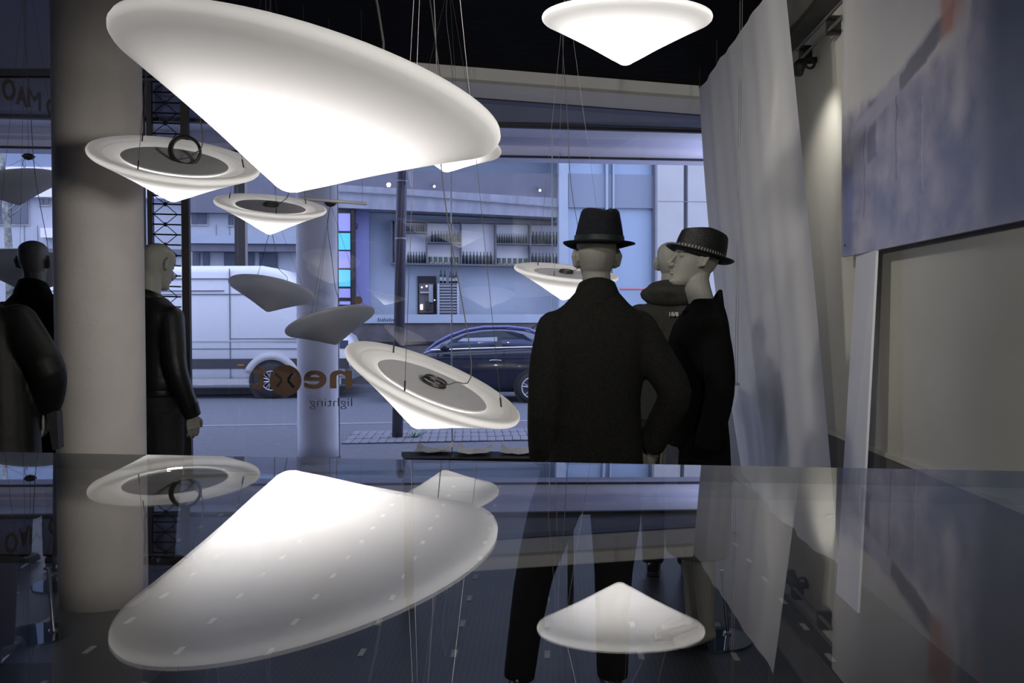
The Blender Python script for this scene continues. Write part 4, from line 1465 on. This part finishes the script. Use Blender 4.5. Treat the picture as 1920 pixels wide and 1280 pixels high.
def head_mb(pivot, rot, fwd=0.0, drop=0.0):
    b = MB()
    rs = []
    for z, yf, yb, hw in HEAD:
        rs.append(ell((0, (yf + yb) / 2, z), hw, (yf - yb) / 2, 24, 2.15))
    b.rings(rs)
    # nose, lips, brow, ears
    b.tube([(0, .088, 1.742), (0, .103, 1.716), (0, .124, 1.690), (0, .118, 1.682), (0, .098, 1.676)], [.008, .010, .0125, .0115, .008], 10)
    for s in (-1, 1):
        b.ball((s * .010, .106, 1.684), (.0085, .010, .0075), 8)
        b.tube([(s * .012, .094, 1.748), (s * .034, .089, 1.752), (s * .056, .070, 1.746)], [.007, .008, .006], 8)       # brow ridge
        b.ball((s * .032, .076, 1.727), (.015, .010, .0075), 10)      # closed eyelid
        b.tube([(s * .068, .010, 1.744), (s * .082, -.014, 1.748), (s * .089, -.026, 1.726), (s * .083, -.014, 1.692), (s * .067, .008, 1.684)], [.007, .008, .009, .008, .006], 8)
        b.ball((s * .077, -.010, 1.720), (.009, .019, .029), 10)
        b.ball((s * .075, -.003, 1.700), (.010, .015, .020), 10)
    b.ball((0, .104, 1.658), (.021, .0105, .0052), 10)
    b.ball((0, .104, 1.647), (.018, .0105, .0056), 10)
    b.ball((0, .100, 1.614), (.019, .014, .012), 10)                  # chin
    M_ = Matrix.Translation((0, fwd, -drop)) @ Matrix.Translation(pivot) @ rot.to_4x4() @ Matrix.Translation(-pivot)
    bmesh.ops.transform(b.bm, matrix=M_, verts=b.bm.verts)
    b.tube([(0, -.025, 1.44), (0, -.018, 1.52), (0, -.012 + fwd * .5, 1.58), (0, -.010 + fwd, 1.63 - drop * .5), M_ @ Vector((0, -.012, 1.68))], [(.064, .064), (.055, .058), (.053, .057), (.054, .060), (.05, .06)], 18)
    return b, M_


def hand_into(b, wrist, d, palm, s=1.0, curl=0.5, thumb_side=1):
    """palm and five separate fingers from the wrist along d; palm is the direction the palm faces"""
    d = Vector(d).normalized()
    palm = Vector(palm)
    palm = (palm - d * palm.dot(d)).normalized()
    sd = d.cross(palm) * thumb_side
    w = Vector(wrist)
    b.tube([w - d * .03, w + d * .01, w + d * .05, w + d * .088], [(.024 * s, .019 * s), (.027 * s, .018 * s), (.039 * s, .016 * s), (.039 * s, .013 * s)], 12, side=sd)
    for k, (off, L, r) in enumerate(((.029, .072, .0088), (.010, .082, .0092), (-.010, .076, .0088), (-.028, .060, .0078))):
        base = w + d * .080 + sd * off * s
        a1, a2, a3 = curl * .5, curl * 1.1, curl * 1.6
        p1 = base + (d * math.cos(a1) + palm * math.sin(a1)) * L * .45 * s
        p2 = p1 + (d * math.cos(a2) + palm * math.sin(a2)) * L * .32 * s
        p3 = p2 + (d * math.cos(a3) + palm * math.sin(a3)) * L * .25 * s
        b.tube([base, p1, p2, p3], [r * s, r * .95 * s, r * .88 * s, r * .7 * s], 8)
    t0 = w + d * .028 * s + sd * .026 * s
    t1 = t0 + (d * .6 + sd * .7 + palm * .35).normalized() * .038 * s
    t2 = t1 + (d * .85 + sd * .25 + palm * .5).normalized() * .030 * s
    t3 = t2 + (d * .9 + palm * .4).normalized() * .022 * s
    b.tube([t0, t1, t2, t3], [.0125 * s, .0105 * s, .0095 * s, .0075 * s], 8)


TORSO = [(.84, .13, .10, 0), (.90, .168, .118, -.01), (.97, .172, .118, -.012), (1.06, .150, .102, 0), (1.16, .142, .098, 0), (1.26, .160, .112, 0), (1.36, .178, .115, -.005), (1.42, .170, .10, -.012), (1.465, .130, .082, -.02), (1.50, .075, .066, -.024)]


def garment(rings_, sleeves, voxel=0.009, sm=5, legs=None):
    b = MB()
    if rings_:
        b.rings([ell((r[4] if len(r) > 4 else 0, r[3], r[0]), r[1], r[2], 28, 2.4) for r in rings_])
    for pts, rad in sleeves:
        b.tube(smooth_path(pts, 3), smooth_rad(rad, 3), 14)
        b.ball(pts[0], (rad[0] * 1.0, rad[0] * 1.0, rad[0] * 1.0), 14)
    return remesh(b, voxel, sm)


def smooth_rad(r, n):
    out = []
    for i in range(len(r) - 1):
        for k in range(n):
            out.append(r[i] + (r[i + 1] - r[i]) * k / n)
    out.append(r[-1])
    return out


def mannequin(label, loc, yaw, arms, legs, head_rot=(0, 0, 0), hands=(), fwd=0.0, drop=0.0, scale=1.0):
    ro = root('mannequin', loc, label, 'mannequin', rz=yaw)
    ro.scale = (scale, scale, scale)
    hb, HM = head_mb(Vector((0, -.01, 1.60)), Euler(head_rot).to_matrix(), fwd, drop)
    fine = remesh(hb, 0.0032, 3)
    parts = [fine]
    b = MB()
    b.rings([ell((0, y, z), hw * .9, hd * .9, 24, 2.3) for z, hw, hd, y in TORSO])
    for pts in arms:
        b.tube(smooth_path(pts, 3), smooth_rad([.046, .044, .036, .030, .024][:len(pts)], 3), 12)
        b.ball(pts[0], (.055, .055, .055), 12)
    for pts in legs:
        b.tube(smooth_path(pts, 3), smooth_rad([.085, .078, .056, .050, .034][:len(pts)], 3), 14)
        ft = Vector(pts[-1])
        b.tube([ft + Vector((0, -.035, -.02)), ft + Vector((0, .03, -.035)), ft + Vector((0, .10, -.055)), ft + Vector((0, .155, -.062))], [.030, .036, .036, .022], 10)
    parts.append(remesh(b, 0.010, 3))
    if hands:
        b = MB()
        for h in hands:
            hand_into(b, *h)
        parts.append(remesh(b, 0.0034, 1))
    link('body', join_meshes(parts), M['skin'], ro)
    return ro, HM


def trousers(ro, legs, m, top=1.0, r=(.105, .098, .075, .066, .060)):
    b = MB()
    b.rings([ell((0, y, z), hw * 1.0, hd * .98, 24, 2.4) for z, hw, hd, y in ((.80, .10, .09, 0), (.85, .155, .115, 0), (.92, .170, .120, -.008), (.98, .164, .112, -.006))])
    for pts in legs:
        P = [Vector(p) for p in pts]
        P[-1] = P[-1] + Vector((0, 0, -.02))
        b.tube(smooth_path(P, 3), smooth_rad(list(r), 3), 16)
    return link('trousers', remesh(b, 0.011, 4), m, ro)


def shoes(ro, legs, m):
    for pts in legs:
        ft = Vector(pts[-1])
        b = MB()
        z = ft.z
        b.tube([(ft.x, ft.y - .062, .040), (ft.x, ft.y - .03, .052), (ft.x, ft.y + .05, .045), (ft.x, ft.y + .12, .032), (ft.x, ft.y + .185, .024)],
               [(.030, .040), (.036, .050), (.042, .042), (.045, .030), (.028, .018)], 14, side=(1, 0, 0))
        b.box(ft.x - .036, ft.x + .036, ft.y - .075, ft.y + .19, 0.0, .014)
        link('shoe', remesh(b, 0.007, 3), m, ro)


def collar(ro, m, z0=1.485, z1=1.575, r0=.085, r1=.068, name='collar', tilt=-.25, yc=-.02, open_=0.0):
    """turned-up band round the neck, higher at the back"""
    b = MB()
    n = 36
    rs_o, rs_i = [], []
    prof = [(r0, z0, 0), (r0 * .95, (z0 + z1) / 2, 0), (r1, z1, 0), (r1 - .008, z1 + .002, 0), (r1 - .012, z1 - .006, 0), (r0 - .02, z0, 0)]
    rings_ = []
    for r, z, _ in prof:
        ring = []
        for k in range(n):
            a = 2 * PI * k / n
            y = math.sin(a)
            f = max(0.0, y)                       # front
            ring.append(Vector((r * math.cos(a) * 1.05, yc + r * y * (1 + .25 * f), z + (z - z0 > .01) * (tilt * 0.22 * (y + 1) * .5))))
        rings_.append(ring)
    b.rings(rings_, True, False)
    return b.build(name, m, ro, smooth=True, local=True)


def hat(label, loc, rz, tilt, m, bandmat, brim=(.150, .138), crown_h=.115, crown=(.092, .080), brim_up=.022, droop=0.0, taper=(.20, 2.4)):
    ro = root('hat', loc, label, 'hat')
    ro.rotation_mode = 'XYZ'
    ro.rotation_euler = Euler((tilt[0], tilt[1], 0)).to_matrix().to_4x4().to_euler()
    Rm = Matrix.Rotation(rz, 4, 'Z') @ Euler((tilt[0], tilt[1], 0)).to_matrix().to_4x4()
    ro.rotation_euler = Rm.to_euler()
    # crown: y = front-back, pinched front and dented top
    b = MB()
    rs = []
    ly, lx = crown
    for t in (0, .15, .35, .55, .75, .9, .97, 1.0):
        ring = []
        for k in range(40):
            a = 2 * PI * k / 40
            sx = 1 - taper[0] * t ** taper[1]
            sy = 1 - taper[0] * .6 * t ** taper[1]
            if t >= .97:
                sx *= .94 if t < 1 else .80
                sy *= .96 if t < 1 else .84
            x = lx * sx * math.cos(a)
            y = ly * sy * math.sin(a)
            if y > 0:
                x *= 1 - .30 * t * (y / ly) ** 2              # front pinch
            z = crown_h * (t if t < 1 else 1.0)
            z += .012 * t * t * (abs(math.cos(a)) - .5) - .016 * t * max(0, math.sin(a))               # slopes down to the front
            z += .010 * t * max(0, -math.sin(a)) * 0
            ring.append(Vector((x, y, z)))
        rs.append(ring)
    inner = [Vector((p.x * .45, p.y * .72, p.z - .024)) for p in rs[-1]]
    rs.append(inner)
    b.rings(rs, True, False)
    b.face([p for p in inner])
    bmesh.ops.remove_doubles(b.bm, verts=b.bm.verts, dist=1e-5)
    b.build('crown', m, ro, smooth=True, local=True)
    b = MB()
    rs = []
    by, bx = brim
    for q, dz in ((0.0, 0.004), (.35, 0.0), (.7, 0.0), (1.0, 0.0), (1.0, -.004), (.7, -.004), (.35, -.004), (0.0, 0.0)):
        ring = []
        for k in range(56):
            a = 2 * PI * k / 56
            ca, sa = math.cos(a), math.sin(a)
            x = (lx + (bx - lx) * q) * ca
            y = (ly + (by - ly) * q) * sa
            up = brim_up * q * q * (abs(ca) ** 1.5 * .6 + (.9 if sa < 0 else .0) * abs(sa) ** 2) - droop * q * max(0, sa) ** 2
            ring.append(Vector((x, y, up + dz)))
        rs.append(ring)
    b.rings(rs, True, False)
    bmesh.ops.remove_doubles(b.bm, verts=b.bm.verts, dist=1e-5)
    b.build('brim', m, ro, smooth=True, local=True)
    b = MB()
    rs = []
    for z, g in ((.002, 1.015), (.032, .993)):
        rs.append([Vector((lx * g * math.cos(2 * PI * k / 40), ly * g * math.sin(2 * PI * k / 40) , z)) for k in range(40)])
    b.rings(rs, True, False)
    r_ = b
    r_.build('hat_band', bandmat, ro, smooth=True, local=True)
    return ro


def V(*a):
    return Vector(a)


def place_at(px, d):
    p = at(px, 596, d)
    return Vector((p.x, p.y, 0))


STRAIGHT = lambda s: [V(s * .165, -.01, 1.41), V(s * .21, -.02, 1.28), V(s * .245, -.015, 1.14), V(s * .255, .02, 1.0), V(s * .262, .05, .90)]
LEG = lambda s, dx=0.0: [V(s * .092, 0, .88), V(s * .095 + dx * .3, .005, .68), V(s * .095 + dx * .55, .01, .49), V(s * .095 + dx * .8, -.01, .28), V(s * .095 + dx, -.02, .085)]

# ---- 1: man seen from behind, black suit jacket, elbow out
l1 = [V(-.158, -.01, 1.405), V(-.188, -.02, 1.27), V(-.200, -.02, 1.14), V(-.205, .01, 1.0), V(-.200, .05, .90)]
r1 = [V(.158, -.01, 1.405), V(.225, -.035, 1.29), V(.292, -.05, 1.165), V(.258, .02, 1.05), V(.215, .07, .945)]
leg1 = [[V(-.10, 0, .88), V(-.17, .01, .68), V(-.235, .02, .47), V(-.27, .0, .28), V(-.30, -.02, .085)], [V(.085, 0, .88), V(.075, .01, .68), V(.068, .02, .47), V(.062, .0, .28), V(.06, -.02, .085)]]
m1, HM1 = mannequin('mannequin seen from behind in black suit jacket and dark felt hat', place_at(1118, 3.6), 0.0, [l1, r1], leg1, (0.0, 0, 0.03),
                    [(r1[-1], (-.1, .25, -1), (-.6, 1, 0), 1.0, .5, 1)], drop=.042)
J1 = [(.72, .182, .135, 0.0, -.015), (.76, .185, .140, 0.0, -.012), (.90, .184, .142, 0, -.005), (1.02, .172, .132, 0), (1.14, .168, .128, 0), (1.25, .182, .134, 0), (1.35, .200, .132, -.006), (1.42, .195, .115, -.014), (1.465, .175, .095, -.02), (1.500, .125, .085, -.024), (1.55, .080, .076, -.024)]
link('suit_jacket', garment(J1, [(l1[:5], [.074, .070, .064, .060, .056]), (r1[:5], [.076, .073, .066, .060, .056])]), M['wool'], m1)
collar(m1, M['wool'], 1.505, 1.60, .092, .068)
trousers(m1, leg1, M['denim'])
shoes(m1, leg1, M['shoe'])
link('shirt_cuff', (lambda b: (b.tube([r1[-1] + (r1[-2] - r1[-1]).normalized() * .03, r1[-1] - (r1[-2] - r1[-1]).normalized() * .012], [.040, .038], 14), b.mesh('cuff'))[1])(MB()), M['wool_grey'], m1)
p1 = place_at(1118, 3.6)
hp = at(1123, 458, 3.60)
hat('black felt fedora with green ribbon worn by the mannequin seen from behind', (hp.x, hp.y - .006, hp.z - .002), 0.10, (0.03, 0.03), M['felt'], M['green_band'], brim=(.165, .136), crown_h=.130, crown=(.127, .094), brim_up=.012, droop=.02, taper=(.27, 1.35))

# ---- 2: profile in black coat and straw hat, facing left
d2 = 4.15
l2 = STRAIGHT(-1)
r2 = STRAIGHT(1)
leg2 = [LEG(-1, .02), [V(.075, 0, .88), V(.07, .0, .68), V(.065, .01, .49), V(.06, .0, .28), V(.055, -.0, .10)]]
P2 = place_at(1309, d2)
m2, HM2 = mannequin('mannequin in profile facing left wearing black coat and straw hat', P2, PI / 2 + .12, [l2, r2], leg2, (.10, 0, 0.0), [(r2[-1], (0, .12, -1), (-1, .2, 0), 1.0, .5, 1)], fwd=.022, scale=.985)
m2.location.z = .011
J2 = [(.72, .195, .135, .0), (.80, .195, .132, 0), (.92, .19, .126, 0), (1.05, .172, .114, 0), (1.16, .168, .110, 0), (1.28, .178, .116, 0), (1.36, .186, .126, -.004), (1.43, .180, .108, -.012), (1.475, .148, .090, -.024), (1.52, .095, .074, -.034), (1.545, .078, .072, -.032)]
M['coat'] = mat('deep_black_wool', (0.0035, 0.0035, 0.0035), 0.95, spec=0.08, bump=(160, 0.3))
link('coat', garment(J2, [(l2, [.070, .068, .062, .058, .054]), (r2, [.070, .068, .062, .058, .054])]), M['coat'], m2)
collar(m2, M['coat'], 1.49, 1.585, .084, .074, tilt=-1.4, yc=-.034)
link('skirt', garment([(.40, .165, .135, 0), (.5, .17, .14, 0), (.7, .175, .14, 0), (.9, .178, .13, 0)], [], 0.011, 3), M['skirt'], m2)
shoes(m2, leg2[1:], M['shoe'])
hp = at(1311, 482, d2)
hat('black straw trilby with striped band worn by the mannequin in profile', (hp.x, hp.y, hp.z), PI / 2 + .12, (.27, 0), M['straw'], M['stripes'], brim=(.156, .128), crown_h=.122, crown=(.116, .086), brim_up=.02, droop=-.014)

# ---- 3: hooded jacket, farther back
d3 = 5.3
P3 = place_at(1258, d3)
l3, r3 = STRAIGHT(-1), STRAIGHT(1)
m3, _ = mannequin('bald mannequin in hooded charcoal jacket standing behind the other two', P3, -.18, [l3, r3], [LEG(-1), LEG(1)], (0, 0, -.12), scale=1.02)
J3 = [(.86, .185, .14, 0), (.95, .19, .142, 0), (1.05, .182, .135, 0), (1.16, .178, .13, 0), (1.28, .19, .135, 0), (1.37, .205, .135, -.006), (1.43, .205, .12, -.014), (1.475, .17, .10, -.02), (1.52, .10, .085, -.024)]
link('jacket', garment(J3, [(l3, [.090, .080, .072, .064, .058]), (r3, [.090, .080, .072, .064, .058])]), M['wool_grey'], m3)
b = MB()
b.ball((0, -.085, 1.535), (.145, .075, .060), 20)
b.ball((0, -.05, 1.585), (.13, .085, .045), 20)
b.tube([(-.10, .03, 1.52), (-.135, -.04, 1.55), (-.09, -.12, 1.56), (0, -.145, 1.565), (.09, -.12, 1.56), (.135, -.04, 1.55), (.10, .03, 1.52)], .035, 10)
link('hood', remesh(b, .008, 5), M['wool_grey'], m3)
trousers(m3, [LEG(-1), LEG(1)], M['denim'])
shoes(m3, [LEG(-1), LEG(1)], M['shoe'])
tm = text_mesh('18/8', .030, 0.001, .001)
to = link('back_print', tm, M['skin_jkt'], m3)
to.location = (-.012, -.150, 1.43)
to.rotation_euler = (PI / 2 - .12, 0, 0)

# ---- 4: bald head left of the column
d4 = 5.45
l4, r4 = STRAIGHT(-1), STRAIGHT(1)
m4, _ = mannequin('bald mannequin in black coat seen from behind at far left', place_at(66, d4), .05, [l4, r4], [LEG(-1), LEG(1)], (0.05, 0, 0.1), scale=1.03)
m4.location.z = .011
J4 = [(.78, .20, .15, 0), (.90, .20, .15, 0), (1.05, .185, .135, 0), (1.16, .18, .13, 0), (1.28, .19, .135, 0), (1.37, .205, .135, -.006), (1.44, .20, .12, -.014), (1.50, .14, .10, -.02), (1.56, .078, .078, -.024)]
link('coat', garment(J4, [(l4, [.090, .080, .072, .064, .058]), (r4, [.090, .080, .072, .064, .058])]), M['wool'], m4)
collar(m4, M['wool'], 1.52, 1.625, .10, .074)
trousers(m4, [LEG(-1), LEG(1)], M['denim'])
shoes(m4, [LEG(-1), LEG(1)], M['shoe'])

# ---- 5: leather jacket right of the column, looking down to the right
d5 = 5.5
l5 = STRAIGHT(-1)
r5 = [V(.165, -.01, 1.405), V(.205, -.03, 1.27), V(.235, -.04, 1.13), V(.252, .0, .99), V(.262, .045, .875)]
m5, _ = mannequin('bald mannequin in black leather jacket and jeans right of the column', place_at(287, d5), -.55, [l5, r5], [LEG(-1), LEG(1)], (-.34, 0, .05),
                  [(r5[-1], (-.05, .15, -1), (-1, .3, 0), 1.0, .6, 1), (l5[-1], (0, .12, -1), (1, .3, 0), 1.0, .5, -1)], scale=1.035)
J5 = [(1.0, .172, .125, -.005), (1.05, .182, .132, -.002), (1.16, .180, .13, 0), (1.28, .192, .135, 0), (1.37, .206, .135, -.006), (1.43, .200, .12, -.014), (1.475, .155, .10, -.02), (1.52, .09, .085, -.024)]
link('leather_jacket', garment(J5, [(l5, [.072, .070, .064, .056, .050]), (r5, [.074, .070, .064, .056, .050])]), M['leather'], m5)
collar(m5, M['leather'], 1.49, 1.57, .09, .072)
link('waistband', garment([(.965, .168, .122, -.006), (1.01, .172, .125, -.006)], [], .009, 2), M['leather'], m5)
for A_ in (l5, r5):
    d_ = (A_[-1] - A_[-2]).normalized()
    link('cuff', (lambda b: (b.tube([A_[-1] - d_ * .05, A_[-1] + d_ * .015], [.055, .046], 16), b.mesh('cuff'))[1])(MB()), M['leather'], m5)
trousers(m5, [LEG(-1), LEG(1)], M['denim'])
shoes(m5, [LEG(-1), LEG(1)], M['shoe'])

# ---- 6: shiny jacket at the left edge, nearer
d6 = 3.95
r6 = [V(.185, -.01, 1.42), V(.265, -.05, 1.32), V(.325, -.07, 1.225), V(.305, .0, 1.13), V(.278, .05, 1.06)]
l6 = STRAIGHT(-1)
m6, _ = mannequin('mannequin in glossy black leather jacket cut by the left frame edge', place_at(-52, d6), .1, [l6, r6], [LEG(-1), LEG(1)], (0, 0, .2), [(r6[-1], (-.15, .35, -1), (-1, .2, 0), 1.0, .5, 1)], scale=1.0)
J6 = [(.60, .27, .18, 0), (.75, .265, .17, 0), (.90, .26, .16, 0), (1.05, .255, .155, 0), (1.16, .25, .15, 0), (1.28, .24, .145, 0), (1.37, .225, .14, -.006), (1.43, .20, .12, -.014), (1.475, .15, .10, -.02), (1.52, .10, .085, -.024)]
link('leather_jacket', garment(J6, [(l6, [.086, .078, .070, .060, .052]), (r6, [.086, .080, .074, .066, .054])]), mat('soft_black_leather', (0.005, 0.005, 0.005), 0.55, spec=0.18, bump=(14, 0.4)), m6)
m6.location.z = .011
collar(m6, M['leather'], 1.49, 1.58, .095, .08)
trousers(m6, [LEG(-1), LEG(1)], M['denim'])
shoes(m6, [LEG(-1), LEG(1)], M['shoe'])

# shoulder bag hanging from the glossy jacket's arm
bp0 = at(92, 800, 3.9)
bag = root('hand_bag', (bp0.x, bp0.y, bp0.z - .1), 'dark blue-grey bag hanging beside the glossy leather jacket', 'bag')
MB().prism([at(86, 770, 3.98), at(106, 768, 3.98), at(109, 838, 3.98), at(98, 842, 3.98)], (0.0, 0.05, 0)).build('pouch', mat('slate_canvas', (0.014, 0.015, 0.02), 0.8, bump=(50, .3)), bag)
MB().tube([at(86, 776, 4.02), at(88, 730, 4.02), at(98, 700, 4.02), at(104, 735, 4.02), at(104, 770, 4.02)], 0.006, 6).build('strap', M['shoe'], bag)

# teal glass base discs with stems
for lbl, px, py in (('round teal glass mannequin base under the profile figure in coat', 1338, 1200), ('round teal glass mannequin base beneath the glossy jacket figure', 60, 1190), ('round teal glass mannequin base peeking out left of the column', 118, 1095)):
    p = on_floor(px, py)
    ds = root('base_disc', p, lbl, 'base', 'glass mannequin bases')
    MB().lathe([(0, 0.0), (.165, 0.0), (.165, .010), (0, .010)], 48, Matrix.Translation(p)).build('glass_plate', M['disc_glass'], ds)
    MB().tube([p + V(.07, .05, .01), p + V(.045, .06, .30)], .009, 10).build('stem', M['chrome'], ds)
    MB().lathe([(0, .02), (.018, .02), (.02, .01), (0, .01)], 16, Matrix.Translation(p + V(.07, .05, 0))).build('stem_foot', M['chrome'], ds)

# ================================================================ GLASS SHELF IN FRONT OF THE VIEWER
SH = 0.028
roll = 0.010


def sheet(px, py, z):
    n = Vector((roll, 0, 1)).normalized()
    o = Vector((0, 0, z))
    d = ray(px, py)
    t = (o - EYE).dot(n) / d.dot(n)
    return EYE + d * t


zt = EYE.z - SH
e0, e1 = sheet(-300, 838, zt), sheet(2220, 892, zt)
th = 0.0032
shelf = root('glass_shelf', (0, -0.2, 0), 'clear glass shelf sheet close in front mirroring the lamps above', 'shelf')
bk = lambda e: Vector((e.x * 2.2, -0.25, zt - roll * e.x * 2.2))
top4 = [bk(e0), bk(e1), e1, e0]
MB().face(top4)
b = MB()
b.face(top4)
b.face([p + Vector((0, 0, -th)) for p in reversed(top4)])
b.build('sheet', M['shelf_glass'], shelf)
b = MB()
b.face([e0, e1, e1 + Vector((0, 0, -th)), e0 + Vector((0, 0, -th))])
b.build('front_edge', M['glass_edge'], shelf)
MB().box(-0.5, 0.5, -0.60, -0.22, 0.0, 1.40).build('cabinet_body', M['dark'], shelf)
